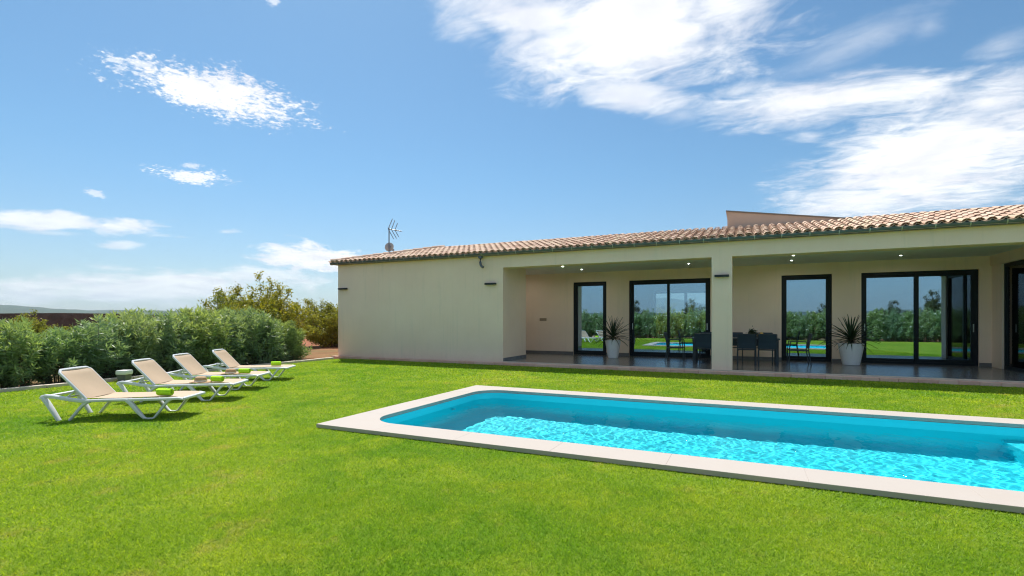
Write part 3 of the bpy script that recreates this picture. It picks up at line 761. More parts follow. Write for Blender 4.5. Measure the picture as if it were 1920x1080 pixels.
# corner stones: arc plus two straight outer edges
c = RAD + .02 - J
A = corner(PX0 + RAD, PY0 + RAD, 180, 0, 0, 0, 0); coping_stone([(PX0, PY0 + c)] + A + [(PX0 + c, PY0), (PX0 + c, POOL[2]), (POOL[0], POOL[2]), (POOL[0], PY0 + c)])
A = corner(PX1 - RAD, PY0 + RAD, 270, 0, 0, 0, 0); coping_stone([(PX1 - c, PY0)] + A + [(PX1, PY0 + c), (POOL[1], PY0 + c), (POOL[1], POOL[2]), (PX1 - c, POOL[2])])
A = corner(PX1 - RAD, PY1 - RAD, 0, 0, 0, 0, 0); coping_stone([(PX1, PY1 - c)] + A + [(PX1 - c, PY1), (PX1 - c, POOL[3]), (POOL[1], POOL[3]), (POOL[1], PY1 - c)])
A = corner(PX0 + RAD, PY1 - RAD, 90, 0, 0, 0, 0); coping_stone([(PX0 + c, PY1)] + A + [(PX0, PY1 - c), (POOL[0], PY1 - c), (POOL[0], POOL[3]), (PX0 + c, POOL[3])])
# water surface with small real ripples
nx, ny = 680, 254
gx, gy = np.meshgrid(np.linspace(PX0 - .011, PX1 + .011, nx), np.linspace(PY0 - .011, PY1 + .011, ny))
hz = np.zeros_like(gx)
for k in range(46):
    lam = 0.075 * (4.5 ** rng.random()); th = rng.uniform(-1.1, 1.1) + (math.pi if rng.random() < .5 else 0) + .4
    hz += 0.00092 * lam * np.sin(2 * math.pi / lam * (gx * math.cos(th) + gy * math.sin(th)) + rng.uniform(0, 6.28))
V = np.stack([gx, gy, ZWATER + hz], -1).reshape(-1, 3)
i0 = (np.arange(ny - 1)[:, None] * nx + np.arange(nx - 1)[None, :]).ravel()
F = np.stack([i0, i0 + 1, i0 + nx + 1, i0 + nx], -1)
water = link('pool_water', np_mesh('pool_water', V, F, 'water', smooth=True)); water['kind'] = 'structure'
try:
    water.cycles.is_caustics_caster = True
    for o in pool.children: o.cycles.is_caustics_receiver = True
except Exception as e:
    print('caustics', e)

# ================================================================== LAWN EDGING (left) 
edging = bpy.data.objects.new('lawn_edging', None); COL.objects.link(edging); edging.location = (-12.6, 5, 0); edging['kind'] = 'structure'
ks = [MB().box(-.075, .075, 0, .785, -.03, .062, .012).mesh('kerb_stone', 'kerbstone'), MB().box(-.072, .072, 0, .785, -.03, .068, .016).mesh('kerb_stone', 'kerbstone')]
y = -2.8; k = 0
while y < 12.9:
    o = link('kerb_stone', ks[k % 2], edging, (lawn_left(y) - .05 + 12.6, y - 5, rnd.uniform(-.004, .004))); o.rotation_euler = (0, 0, .0325 + rnd.uniform(-.008, .008)); y += .793; k += 1

# ================================================================== GRASS (blades)
def grass():
    zones = [(0.0, 4.2, 13000, .018, .0044), (4.2, 7.0, 6200, .019, .0058), (7.0, 11.0, 2600, .021, .0085), (11.0, 19.0, 1050, .025, .014)]
    V, T = [], []
    fx, fy = -math.sin(R(24.95)), math.cos(R(24.95))
    for d0, d1, dens, h, w in zones:
        n = int(dens * 4 * d1 * d1)
        x = rng.uniform(-d1, d1, n); y = rng.uniform(-d1, d1, n)
        d = np.hypot(x, y); fwd = x * fx + y * fy; lat = x * fy - y * fx
        ok = (d >= d0) & (d < d1) & (fwd > -0.4) & (np.abs(lat) < fwd * 1.32 + 1.6) & (y < LAWN_Y1 - .01) & (x > -12.49 - (y - 2) * .0325 + .03) & (y > LAWN_Y0)
        ok &= ~((x > POOL[0] - .006) & (x < POOL[1] + .006) & (y > POOL[2] - .006) & (y < POOL[3] + .006))
        x, y = x[ok], y[ok]; n = len(x)
        # clumps: taller and denser in places
        cl = 0.5 + 0.5 * np.sin(x * 5.1 + 1.7 * np.sin(y * 3.3)) * np.sin(y * 4.7 + 1.3 * np.sin(x * 2.9))
        hh = h * (0.55 + 0.55 * rng.random(n) + 0.25 * cl); ww = w * rng.uniform(.7, 1.3, n)
        a = rng.uniform(0, 2 * np.pi, n); b = rng.uniform(0, 2 * np.pi, n); ln = hh * rng.uniform(.3, 1.7, n)
        px, py = np.cos(a) * ww / 2, np.sin(a) * ww / 2
        z = np.zeros(n)
        p0 = np.stack([x - px, y - py, z], -1); p1 = np.stack([x + px, y + py, z], -1)
        p2 = np.stack([x + np.cos(b) * ln, y + np.sin(b) * ln, hh], -1)
        V.append(np.stack([p0, p1, p2], 1).reshape(-1, 3)); tt = np.clip(rng.normal(.5, .28, n), 0, 1); T.append(np.repeat(tt, 3))
    V = np.concatenate(V); T = np.concatenate(T); F = np.arange(len(V), dtype=np.int32).reshape(-1, 3)
    print('grass tris', len(F))
    o = link('grass', np_mesh('grass', V, F, 'grass_blade', T)); o['kind'] = 'stuff'; o['label'] = 'short bright green mown grass'; o['category'] = 'grass'
grass()

# ================================================================== SHRUBS AND TREES
def leaves_mesh(name, pos, dirs, length, width, m, tint, up_curve=0.15):
    """lanceolate leaves: 2 quads folded at the mid length"""
    n = len(pos); d = dirs / np.linalg.norm(dirs, axis=1, keepdims=True)
    r = rng.normal(size=(n, 3)); s = np.cross(d, r); s /= np.linalg.norm(s, axis=1, keepdims=True) + 1e-9
    nn = np.cross(s, d)
    L = length[:, None]; Wd = width[:, None]
    a = pos; b = pos + d * L * .45 + s * Wd * .5 + nn * L * .06; c2 = pos + d * L * .45 - s * Wd * .5 + nn * L * .06; e = pos + d * L - nn * L * up_curve
    V = np.stack([a, b, e, c2], 1).reshape(-1, 3); F = np.arange(4 * n, dtype=np.int32).reshape(-1, 4)
    return np_mesh(name, V, F, m, np.repeat(tint, 4))
def oleander(seed, m, nst=150, flowers=0, w=.74):
    """unit-height shrub (about 1.6 m tall, 1.5 m wide) of many upright stems with whorled narrow leaves"""
    g_ = np.random.default_rng(seed); stems = MB(); P, D, T = [], [], []; tips = []
    for k in range(nst):
        a = g_.uniform(0, 2 * np.pi); e_ = math.asin(g_.random() ** .8); sh = g_.uniform(.72, 1.06) * (1 + .10 * math.sin(a * 3 + seed) + .08 * math.sin(a * 5 + e_ * 4))
        tip = Vector((w * 1.08 * math.cos(e_) * math.cos(a) * sh, w * 1.08 * math.cos(e_) * math.sin(a) * sh, (.16 + 1.42 * math.sin(e_) ** .9) * (.5 + .5 * sh) + g_.normal() * .05))
        base = Vector((tip.x * .35, tip.y * .35, 0)); pts = []
        for q in range(7):
            f = q / 6; pts.append(Vector((base.x + (tip.x - base.x) * f ** 1.3, base.y + (tip.y - base.y) * f ** 1.3, max(.0, tip.z) * f ** .9)))
        ln = (tip - base).length
        if k % 3 == 0: stems.tube(pts, .008, 4, radii=[.011 - .0014 * q for q in range(7)])
        f = max(.08, 1 - (.34 + .30 * g_.random()) / max(ln, .3))
        while f < 1.0:
            q = f * 6; i_ = min(int(q), 5); c0 = pts[i_].lerp(pts[i_ + 1], q - i_); ax = (pts[i_ + 1] - pts[i_]).normalized(); ph = g_.uniform(0, 6.28)
            r1 = ax.orthogonal().normalized(); r2 = ax.cross(r1)
            for w_ in range(3):
                an = ph + w_ * 2.094 + g_.normal() * .3; out = r1 * math.cos(an) + r2 * math.sin(an)
                dv = out + ax * (.15 + .7 * g_.random() + (f > .93) * .8) + Vector((g_.normal(), g_.normal(), g_.normal() - .25)) * .22
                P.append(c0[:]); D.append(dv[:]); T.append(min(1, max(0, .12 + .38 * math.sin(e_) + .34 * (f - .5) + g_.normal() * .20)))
            f += .034 / max(ln, .3)
        tips.append(pts[-1])
    P, D, T = np.array(P), np.array(D), np.array(T); n = len(P)
    leaf = leaves_mesh('foliage', P, D, g_.uniform(.11, .20, n), g_.uniform(.022, .036, n), m, T)
    fl = None
    if flowers:
        fm = MB()
        for t_ in tips:
            if g_.random() < flowers:
                for q in range(7):
                    c0 = t_ + Vector((g_.normal() * .045, g_.normal() * .045, .03 + g_.random() * .06)); ph = g_.uniform(0, 6.28); tl_ = Vector((g_.normal() * .4, g_.normal() * .4, 1)).normalized()
                    u_ = tl_.orthogonal().normalized(); v_ = tl_.cross(u_); vs_ = [c0]
                    for z_ in range(10):
                        a2 = ph + z_ * .628; rad = .034 if z_ % 2 == 0 else .018; vs_.append(c0 + (u_ * math.cos(a2) + v_ * math.sin(a2)) * rad + tl_ * (.008 if z_ % 2 == 0 else .002))
                    fm.add(vs_, [(0, z_ + 1, (z_ + 1) % 10 + 1) for z_ in range(10)])
        fl = fm.mesh('flowers', 'petal_white')
    return leaf, stems.mesh('stems', 'stem', smooth=True), fl
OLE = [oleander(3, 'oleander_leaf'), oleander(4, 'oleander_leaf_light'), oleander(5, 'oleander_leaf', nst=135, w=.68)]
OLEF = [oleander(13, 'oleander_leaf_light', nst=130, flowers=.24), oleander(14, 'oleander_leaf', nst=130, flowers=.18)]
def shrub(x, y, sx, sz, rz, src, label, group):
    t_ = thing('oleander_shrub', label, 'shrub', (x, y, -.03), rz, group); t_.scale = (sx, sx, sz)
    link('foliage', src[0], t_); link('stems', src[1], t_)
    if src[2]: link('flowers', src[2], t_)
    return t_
G1 = 'oleander hedge along the left lawn edging'
hts = [(3.2, .90), (4.1, .86), (4.95, .84), (5.75, .80), (6.5, .90), (7.3, 1.02), (8.1, 1.00), (8.9, 1.02), (9.7, 1.04), (10.5, 1.04), (11.25, .96), (11.95, .80)]
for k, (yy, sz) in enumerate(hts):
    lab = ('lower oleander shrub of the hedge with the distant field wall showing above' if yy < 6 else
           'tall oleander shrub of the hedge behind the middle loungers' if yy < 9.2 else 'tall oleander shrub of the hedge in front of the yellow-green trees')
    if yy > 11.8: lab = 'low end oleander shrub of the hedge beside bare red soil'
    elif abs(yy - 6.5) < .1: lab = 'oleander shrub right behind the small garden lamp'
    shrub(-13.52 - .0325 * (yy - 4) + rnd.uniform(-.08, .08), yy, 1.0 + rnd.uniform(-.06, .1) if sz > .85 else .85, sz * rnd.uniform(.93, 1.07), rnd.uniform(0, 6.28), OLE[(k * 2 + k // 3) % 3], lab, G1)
for k in range(7):      # second staggered row closes the hedge behind
    yy = 7.4 + k * .78
    shrub(-14.55 + rnd.uniform(-.15, .15), yy, 1.08, .98 + .08 * rnd.random(), rnd.uniform(0, 6.28), OLE[(k + 1) % 3], 'oleander shrub in the back row of the hedge', 'oleander hedge back row')
for k in range(32):     # hedge with white flowers behind the camera, mirrored in the glass doors
    xx = -12.6 + k * .84
    shrub(xx, -3.75 + rnd.uniform(-.15, .15), 1.08, 1.20 + rnd.uniform(-.07, .10), rnd.uniform(0, 6.28), OLEF[k % 2], 'white-flowered oleander shrub in the hedge mirrored in the glass doors', 'flowering hedge facing the house')

def bush_mesh(seed, H, Wd, nst, m, leaf=(.055, .10), per=38):
    """many-stemmed small tree: dense leafy skirt, thin upright shoots above it"""
    g_ = np.random.default_rng(seed); tr_ = MB(); P, D, T = [], [], []
    for k in range(nst):
        a = g_.uniform(0, 6.283); rr = Wd * math.sqrt(g_.random()); hh = H * (1 - .50 * (rr / Wd) ** 2) * g_.uniform(.50, 1.0)
        base = Vector((math.cos(a) * rr * .18, math.sin(a) * rr * .18, -.05)); tip = Vector((math.cos(a) * rr, math.sin(a) * rr, hh))
        pts = [base]
        for q in range(1, 8):
            f = q / 7; pts.append(Vector((base.x + (tip.x - base.x) * f ** 1.2 + g_.normal() * .05, base.y + (tip.y - base.y) * f ** 1.2 + g_.normal() * .05, base.z + (tip.z - base.z) * f ** .85)))
        tr_.tube(pts, .02, 5, radii=[.030 - .0036 * q for q in range(8)])
        for q in range(2, 8):
            for tw in range(5):
                c0 = pts[q - 1].lerp(pts[q], g_.random()); up_ = (pts[q] - pts[q - 1]).normalized(); an = g_.uniform(0, 6.283)
                L = g_.uniform(.18, .42) * (1.0 if q < 6 else .6); e = c0 + (Vector((math.cos(an), math.sin(an), 0)) * .9 + up_ * .8 + Vector((0, 0, .25))).normalized() * L
                if tw < 2: tr_.tube([c0, c0.lerp(e, .5), e], .005, 4)
                n_ = int(per * (1.0 if q < 6 else .55) * g_.uniform(.5, 1.3))
                for z_ in range(n_):
                    f = g_.random(); b_ = c0.lerp(e, f); sg = .05 + .05 * (q < 6)
                    P.append((b_.x + g_.normal() * sg, b_.y + g_.normal() * sg, max(.05, b_.z + g_.normal() * sg))); D.append((g_.normal() + (e.x - c0.x) * 2, g_.normal() + (e.y - c0.y) * 2, g_.normal() * .8 + .5))
                    T.append(np.clip(.85 - .55 * (q / 7) + g_.normal() * .25, 0, 1))
    P, D, T = np.array(P), np.array(D), np.array(T); n = len(P)
    return leaves_mesh('crown', P, D, g_.uniform(*leaf, n), g_.uniform(leaf[0] * .45, leaf[1] * .5, n), m, T), tr_.mesh('trunk', 'bark', smooth=True)
def tree(name, src, loc, rz, sc, label, cat='tree', group=None):
    t_ = thing(name, label, cat, loc, rz, group); t_.scale = sc
    link('crown', src[0], t_); link('trunk', src[1], t_); return t_
TY = bush_mesh(21, 3.05, 1.8, 70, 'tree_leaf_yellow')
TY2 = bush_mesh(22, 2.5, 1.6, 60, 'tree_leaf_yellow')
TO = bush_mesh(23, 3.5, 1.7, 44, 'tree_leaf_olive', leaf=(.06, .11))
tree('leafy_tree', TY, (-15.5, 12.1, -.03), .6, (1.05, 1.05, 1.06), 'yellow-green leafy tree rising above the end of the hedge', group='trees beyond the hedge')
tree('leafy_tree', TY2, (-15.8, 11.0, -.03), 2.2, (1.0, 1.0, .95), 'shorter yellow-green tree beside the tallest one behind the hedge', group='trees beyond the hedge')
tree('leafy_tree', TY2, (-19.4, 19.6, -.03), 4.1, (1.3, 1.3, 1.12), 'olive green bushy tree beside the villa corner over red soil', group='trees beyond the hedge')
tree('leafy_tree', TY, (-21.5, 8.3, -.03), 3.0, (.75, .75, .60), 'small yellowish tree top above the low part of the hedge', group='trees beyond the hedge')
k = 0
for x, y, s_ in ((-8.5, 30, 1.15), (-6.0, 33, .95), (-4.4, 29, 1.0), (-2.6, 31, .8), (-1.0, 34, .95), (1.0, 30, .9), (-10.5, 38, 1.2), (-13.0, 33, 1.0)):
    tree('garden_tree', (TY, TO, TY2)[k % 3], (x, y, -.03), k * 1.3, (s_,) * 3, 'green tree behind the villa seen through the sliding door', group='trees seen through the rooms'); k += 1
for x, y, s_ in ((-9, -9.5, .95), (-4, -11, 1.0), (1.5, -10, .8), (6.5, -12, 1.05), (9.5, -9, .85), (13, -12, 1.1), (17, -10, .9), (21, -12, 1.0)):
    tree('garden_tree', TO, (x, y, -.03), k * 1.7, (s_,) * 3, 'dark tree beyond the flowering hedge mirrored in the glass', group='trees mirrored in the glass doors'); k += 1
# low field wall far off
sw = MB(); pts = [(-34 - .6 * q + 1.2 * math.sin(q), -8 + q * 3.4) for q in range(14)]
for i_, ((xa, ya), (xb, yb_)) in enumerate(zip(pts[:-1], pts[1:])):
    h0, h1 = 1.74 + .05 * math.sin(i_ * 1.9), 1.74 + .05 * math.sin((i_ + 1) * 1.9)
    sw.add([(xa, ya, -.1), (xb, yb_, -.1), (xb, yb_, h1), (xa, ya, h0), (xa - .7, ya, -.1), (xb - .7, yb_, -.1), (xb - .7, yb_, h1), (xa - .7, ya, h0)], [(0, 1, 2, 3), (4, 7, 6, 5), (3, 2, 6, 7)])
tag(link('field_wall', sw.mesh('field_wall', 'drystone')), 'dark dry stone field wall in the distance beyond the hedge', 'wall')

# ================================================================== SUN LOUNGERS
HW = .285
def make_lounger():
    t_ = thing('sun_lounger', 'x', 'sun lounger', group='sun loungers in a row on the lawn')
    for s in (-1, 1):
        y = s * HW
        def P3(*q): return [(a, y, b) for a, b in q]
        lpart(t_, 'arm_rail', MB().sweep(P3((.015, .300), (.03, .325), (.07, .335), (.18, .322), (.36, .285), (.52, .262), (.62, .258)), .050, .052, up=(0, 1, 0)), 'resin_white', True)
        lpart(t_, 'leg', MB().sweep(P3((.03, .325), (.085, .25), (.17, .11), (.235, .0)), .050, .078, up=(0, 1, 0), scales=[1, 1.05, .95, .8]), 'resin_white', True)
        lpart(t_, 'leg', MB().sweep(P3((.60, .26), (.52, .20), (.43, .09), (.355, .0)), .040, .040, up=(0, 1, 0), scales=[1.1, 1, .9, .8]), 'resin_white', True)
        lpart(t_, 'seat_rail', MB().sweep(P3((.55, .262), (.8, .268), (1.2, .270), (1.6, .275), (1.74, .280), (1.80, .270)), .042, .050, up=(0, 1, 0), scales=[.9, 1, 1, 1, 1, .8]), 'resin_white', True)
        lpart(t_, 'leg', MB().sweep(P3((1.08, .266), (1.13, .225), (1.22, .110), (1.30, .020), (1.33, .012), (1.40, .012), (1.43, .022), (1.51, .125), (1.59, .232), (1.64, .268)), .045, .055, up=(0, 1, 0), scales=[1.2, 1.25, 1.15, .8, .5, .5, .65, .8, .85, .95]), 'resin_white', True)
    lpart(t_, 'crossbar', MB().sweep([(.035, -HW, .322), (.035, HW, .322)], .05, .035), 'resin_white', True)
    lpart(t_, 'crossbar', MB().sweep([(1.79, -HW, .272), (1.79, HW, .272)], .045, .04), 'resin_white', True)
    # seat sling, sagging a little across and along
    V, F = [], []; nu, nv = 14, 8
    for i_ in range(nu + 1):
        for j_ in range(nv + 1):
            u, v = i_ / nu, j_ / nv; x = .555 + 1.235 * u; yy = (v - .5) * 2 * (HW - .012)
            V.append((x, yy, .302 - .016 * math.sin(math.pi * v) * (1 - .3 * u) - .006 * math.sin(math.pi * 2 * u) + (-.012 if u > .99 else 0)))
    for i_ in range(nu):
        for j_ in range(nv): a_ = i_ * (nv + 1) + j_; F.append((a_, a_ + nv + 1, a_ + nv + 2, a_ + 1))
    lpart(t_, 'seat_sling', MB().add(V, F).add([(x, y_, z - .006) for x, y_, z in V], [tuple(reversed(f)) for f in F]), 'sling', True)
    H0, H1 = Vector((.565, 0, .285)), Vector((.205, 0, .672)); dv = H1 - H0
    bf = MB(); w2 = HW - .005
    loop = [H0 + Vector((0, -w2, 0)), H0 + dv * .5 + Vector((0, -w2, 0)), H0 + dv * .92 + Vector((0, -w2, 0)), H1 + Vector((0, -w2 + .05, 0)), H1 + Vector((0, 0, .004)), H1 + Vector((0, w2 - .05, 0)), H0 + dv * .92 + Vector((0, w2, 0)), H0 + dv * .5 + Vector((0, w2, 0)), H0 + Vector((0, w2, 0))]
    bf.sweep(loop, .034, .034, up=(1, 0, .9)); lpart(t_, 'backrest_frame', bf, 'resin_white', True)
    V, F = [], []; nrm = Vector((dv.z, 0, -dv.x)).normalized()
    for i_ in range(11):
        for j_ in range(9):
            u, v = i_ / 10, j_ / 8; q = H0 + dv * (u * 1.0) + nrm * (.018 - .022 * math.sin(math.pi * v) * math.sin(math.pi * min(1, u * .9 + .05)) + (-.02 if u > .99 else 0))
            V.append((q.x, (v - .5) * 2 * (w2 - .004 - (.03 if u > .95 else 0)), q.z))
    for i_ in range(10):
        for j_ in range(8): a_ = i_ * 9 + j_; F.append((a_, a_ + 9, a_ + 10, a_ + 1))
    lpart(t_, 'backrest_sling', MB().add(V, F).add([(x - nrm.x * .006, y_, z - nrm.z * .006) for x, y_, z in V], [tuple(reversed(f)) for f in F]), 'sling', True)
    sup = MB().sweep([(.40, -.17, .44), (.25, -.17, .30)], .018, .018).sweep([(.40, .17, .44), (.25, .17, .30)], .018, .018).sweep([(.25, -.26, .30), (.25, .26, .30)], .022, .022)
    lpart(t_, 'backrest_support', sup, 'resin_white', True)
    return t_
UA = R(31); UU = Vector((math.cos(UA), math.sin(UA), 0)); NN = Vector((-math.sin(UA), math.cos(UA), 0))
LNG = [(-8.666, 3.654, -.6, 'white sun lounger with beige sling holding only a green towel, farthest from the villa'),
       (-9.43, 4.93, 1.2, 'white sun lounger with a straw hat and green towel, second from the villa-far end'),
       (-10.24, 6.08, -1.4, 'white sun lounger with a straw hat and green towel, third from the villa-far end'),
       (-10.97, 7.35, .4, 'white sun lounger with beige sling holding only a green towel, closest to the villa')]
proto = make_lounger()
lng = []
for k, (x, y, da, lab) in enumerate(LNG):
    rz = UA + R(da)
    if k == 0: o = proto; o.location = (x, y, 0); o.rotation_euler = (0, 0, rz); o['label'] = lab
    else: o = dup(proto, (x, y, 0), rz, lab)
    lng.append((Vector((x, y, 0)), rz))
def at_lounger(k, lx, ly, lz):
    o, rz = lng[k]; return o + Matrix.Rotation(rz, 3, 'Z') @ Vector((lx, ly, lz))
# rolled towels: a wound strip
def towel_mesh():
    L, turns, n = .205, 3.4, 52; V, F = [], []
    for i_ in range(n + 1):
        f = i_ / n; a = f * turns * 2 * math.pi; r = .011 + .043 * f
        for x in (-L / 2, -L / 2 + .008, L / 2 - .008, L / 2):
            k_ = 1 if abs(x) < L / 2 - .004 else .93
            V.append((x + .006 * math.sin(a * 1.5) * (abs(x) > .11), r * k_ * math.cos(a), .0585 + r * k_ * math.sin(a)))
    for i_ in range(n):
        for j_ in range(3): F.append((i_ * 4 + j_, i_ * 4 + j_ + 1, i_ * 4 + j_ + 5, i_ * 4 + j_ + 4))
    mb = MB().add(V, F)
    mb.v += [(x, y_ * .86, .0585 + (z - .0585) * .86) for x, y_, z in V]; o_ = len(V); mb.f += [tuple(reversed([q + o_ for q in f])) for f in F]
    for i_ in range(n):
        for e in (0, 3): mb.f.append((i_ * 4 + e, (i_ + 1) * 4 + e, o_ + (i_ + 1) * 4 + e, o_ + i_ * 4 + e))
    return mb.mesh('rolled_towel', 'towel_green', smooth=True)
tm = towel_mesh()
for k, (lx, ly, a) in enumerate(((1.50, -.17, -13), (1.47, -.14, -18), (1.47, -.12, -8), (1.46, .02, 6))):
    o = link('rolled_towel', tm, None, at_lounger(k, lx, ly, .292), UA + R(a))
    tag(o, ('rolled green towel on the lounger farthest from the villa', 'rolled green towel beside the hat on the second lounger', 'rolled green towel beside the hat on the third lounger', 'rolled green towel on the lounger closest to the villa')[k], 'towel', 'green towels on the loungers')
for k, ly in ((1, -.12), (2, -.10)):
    h = thing('straw_hat', ('tan straw sun hat beside the towel on the second lounger', 'tan straw sun hat beside the towel on the third lounger')[k - 1], 'hat', at_lounger(k, 1.20, ly, .292), .5 * k, 'straw hats on the loungers')
    n_ = 30; V, F = [], []
    prof = [(.172, .004), (.168, .012), (.13, .010), (.098, .016), (.092, .05), (.085, .085), (.06, .102), (.02, .094), (0.001, .092)]
    for r, z in prof:
        for j_ in range(n_):
            a = 2 * math.pi * j_ / n_; wv_ = .012 * math.sin(3 * a + k) * (r > .12); V.append((r * math.cos(a), r * math.sin(a) * .92, z + max(0, wv_)))
    for i_ in range(len(prof) - 1):
        for j_ in range(n_): k2 = (j_ + 1) % n_; F.append((i_ * n_ + j_, i_ * n_ + k2, (i_ + 1) * n_ + k2, (i_ + 1) * n_ + j_))
    lpart(h, 'brim_and_crown', MB().add(V, F), 'straw', True)
    lpart(h, 'hat_band', MB().lathe([(.0985, .02), (.0955, .044)], n=30, cap=False), 'hat_band', True)

# garden lamp beside the edging
gl_ = thing('garden_lamp', 'small square grey garden lamp with pale top beside the stone edging', 'lamp', (-12.42, 6.42, 0), R(25))
lpart(gl_, 'post', MB().add([(-.075, -.075, 0), (.075, -.075, 0), (.075, .075, 0), (-.075, .075, 0), (-.10, -.10, .15), (.10, -.10, .15), (.10, .10, .15), (-.10, .10, .15)], [(0, 3, 2, 1), (4, 5, 6, 7), (0, 1, 5, 4), (1, 2, 6, 5), (2, 3, 7, 6), (3, 0, 4, 7)]), 'lamp_grey')
lpart(gl_, 'lamp_head', MB().box(-.112, .112, -.112, .112, .151, .245, .018), 'lamp_diffuser', True)

# ================================================================== POTTED PLANTS
def plant(loc, r0, r1, h, nl, ll, label, seed):
    g_ = random.Random(seed); t_ = thing('potted_plant', label, 'potted plant', loc, g_.uniform(0, 6))
    lpart(t_, 'pot', MB().lathe([(r0 * .9, 0), (r0, .012), (r0 + (r1 - r0) * .45, h * .4), (r1 * .985, h * .85), (r1, h - .02), (r1 + .004, h), (r1 - .02, h + .002), (r1 - .03, h - .05), (.0001, h - .05)], n=40, cap=False), 'pot_white', True)
    lpart(t_, 'potting_soil', MB().lathe([(r1 - .026, h - .035), (.12, h - .02), (.001, h - .015)], n=24, cap=False), 'potting_soil', True)
    lpart(t_, 'stem', MB().tube([(0, 0, h - .06), (.005, 0, h + .06), (0, .004, h + .14)], .045, 8), 'stem', True)
    ms_ = []
    for q in range(4):
        sag = (.05, .12, .22, .34)[q]; V, F, Tn = [], [], []
        for i_ in range(6):
            f = i_ / 5; w = .021 * (1 - f ** 2.2) * (.55 + .45 * min(1, f * 5)) + .0012; x = f * math.cos(sag * f * .6); z = -sag * f * f
            V += [(x, -w / 1, z + .006), (x, 0, z - .006), (x, w / 1, z + .006)]; Tn += [f * .6] * 3
        for i_ in range(5):
            for j_ in range(2): a_ = i_ * 3 + j_; F.append((a_, a_ + 1, a_ + 4, a_ + 3))
        ms_.append(np_mesh('leaf', np.array(V), np.array(F, dtype=np.int32), 'yucca_leaf', np.array(Tn), smooth=True))
    for q in range(nl):
        f = (q + .5) / nl; el = R(88 - 82 * f ** .85 + g_.uniform(-7, 7)); az = q * 2.39996 + g_.uniform(-.2, .2); L_ = ll * g_.uniform(.82, 1.08) * (1.0 - .16 * abs(f - .4))
        o = link('leaf', ms_[min(3, int(f * 4))], t_, (0, 0, h + .13 - .10 * f)); o.rotation_euler = Matrix.Rotation(az, 3, 'Z').to_quaternion().__matmul__(Matrix.Rotation(-el, 3, 'Y').to_quaternion()).to_euler()
        o.scale = (L_, 1, 1)
plant((-3.96, 16.42, .10), .165, .25, .59, 64, .68, 'slimmer white pot with spiky dark plant beside the glass door mirroring the loungers', 5)
plant((2.66, 16.58, .10), .205, .305, .60, 74, .72, 'larger white pot with spiky dark plant beside the wide sliding door', 6)

# ================================================================== DINING SET
def make_chair():
    t_ = thing('dining_chair', 'x', 'chair', group='dining chairs on the porch')
    w, d = .225, .24
    for s in (-1, 1):
        lpart(t_, 'leg', MB().sweep([(s * w, d, .0), (s * w, d - .01, .42), (s * w, d - .03, .64)], .028, .028, up=(0, 1, 0)), 'chair_frame', True)
        lpart(t_, 'leg', MB().sweep([(s * w, -d - .05, .0), (s * w, -d + .01, .42), (s * w, -d - .01, .62), (s * w, -d - .075, .86)], .028, .028, up=(0, 1, 0)), 'chair_frame', True)
        lpart(t_, 'armrest', MB().sweep([(s * (w + .002), d - .02, .65), (s * (w + .002), 0, .655), (s * (w + .002), -d + .01, .645)], .04, .024, up=(0, 0, 1)), 'chair_frame', True)
        lpart(t_, 'side_rail', MB().sweep([(s * w * .97, d - .01, .415), (s * w * .97, -d + .01, .405)], .026, .03), 'chair_frame', True)
    lpart(t_, 'seat', MB().box(-w + .012, w - .012, -d + .02, d - .0, .418, .43, .005), 'chair_mesh')
    V = [(s * (w - .012), y, z + o_) for o_ in (0, .0) for s in (-1, 1) for y, z in ((-d + .0, .46), (-d - .012, .64), (-d - .072, .85))]
    lpart(t_, 'backrest', MB().sweep([(0, -d + .004, .46), (0, -d - .012, .62), (0, -d - .045, .76), (0, -d - .074, .855)], (w - .012) * 2, .012, up=(0, 1, 0), power=12), 'chair_mesh')
    lpart(t_, 'back_rail', MB().sweep([(-w, -d - .075, .86), (w, -d - .075, .86)], .028, .028), 'chair_frame', True)
    return t_
ch = make_chair()
CH = [(-1.08, 15.45, 0, 'dark dining chair with its back to the lawn on the sliding-door side of the pillar'),
      (.03, 15.46, 2, 'dark dining chair with its back to the lawn immediately beside the pillar'),
      (.56, 15.50, -3, 'dark dining chair with its back to the lawn near the glass-door end of the table'),
      (-1.92, 15.98, -90, 'dark dining chair seen side-on at the table head towards the sliding door'),
      (1.33, 16.02, 92, 'dark dining chair seen side-on at the table head before the single glass door'),
      (-1.05, 16.62, 180, 'dark dining chair on the wall side of the table near the sliding door'),
      (-.3, 16.62, 180, 'dark dining chair on the wall side at the middle of the table'),
      (.50, 16.60, 178, 'dark dining chair on the wall side of the table near the single glass door')]
for k, (x, y, a, lab) in enumerate(CH):
    if k == 0: ch.location = (x, y, .1); ch.rotation_euler = (0, 0, R(a)); ch['label'] = lab
    else: dup(ch, (x, y, .1), R(a), lab)
tb = thing('dining_table', 'long dark dining table on the porch behind the pillar', 'table', (-.28, 16.0, .1))
lpart(tb, 'table_top', MB().box(-1.15, 1.15, -.47, .47, .70, .735, .006), 'table_top')
lpart(tb, 'apron', MB().box(-1.08, 1.08, -.40, .40, .64, .70), 'chair_frame')
for sx in (-1, 1):
    for sy in (-1, 1): lpart(tb, 'leg', MB().box(sx * 1.08 - .035, sx * 1.08 + .035, sy * .40 - .035, sy * .40 + .035, 0, .70, .006), 'chair_frame')
sp_ = thing('table_plant', 'small green plant standing on the dining table', 'plant', (.18, 15.95, .835))
lpart(sp_, 'pot', MB().lathe([(.05, 0), (.07, .09), (.06, .088), (.001, .07)], n=18, cap=False), 'pot_white', True)
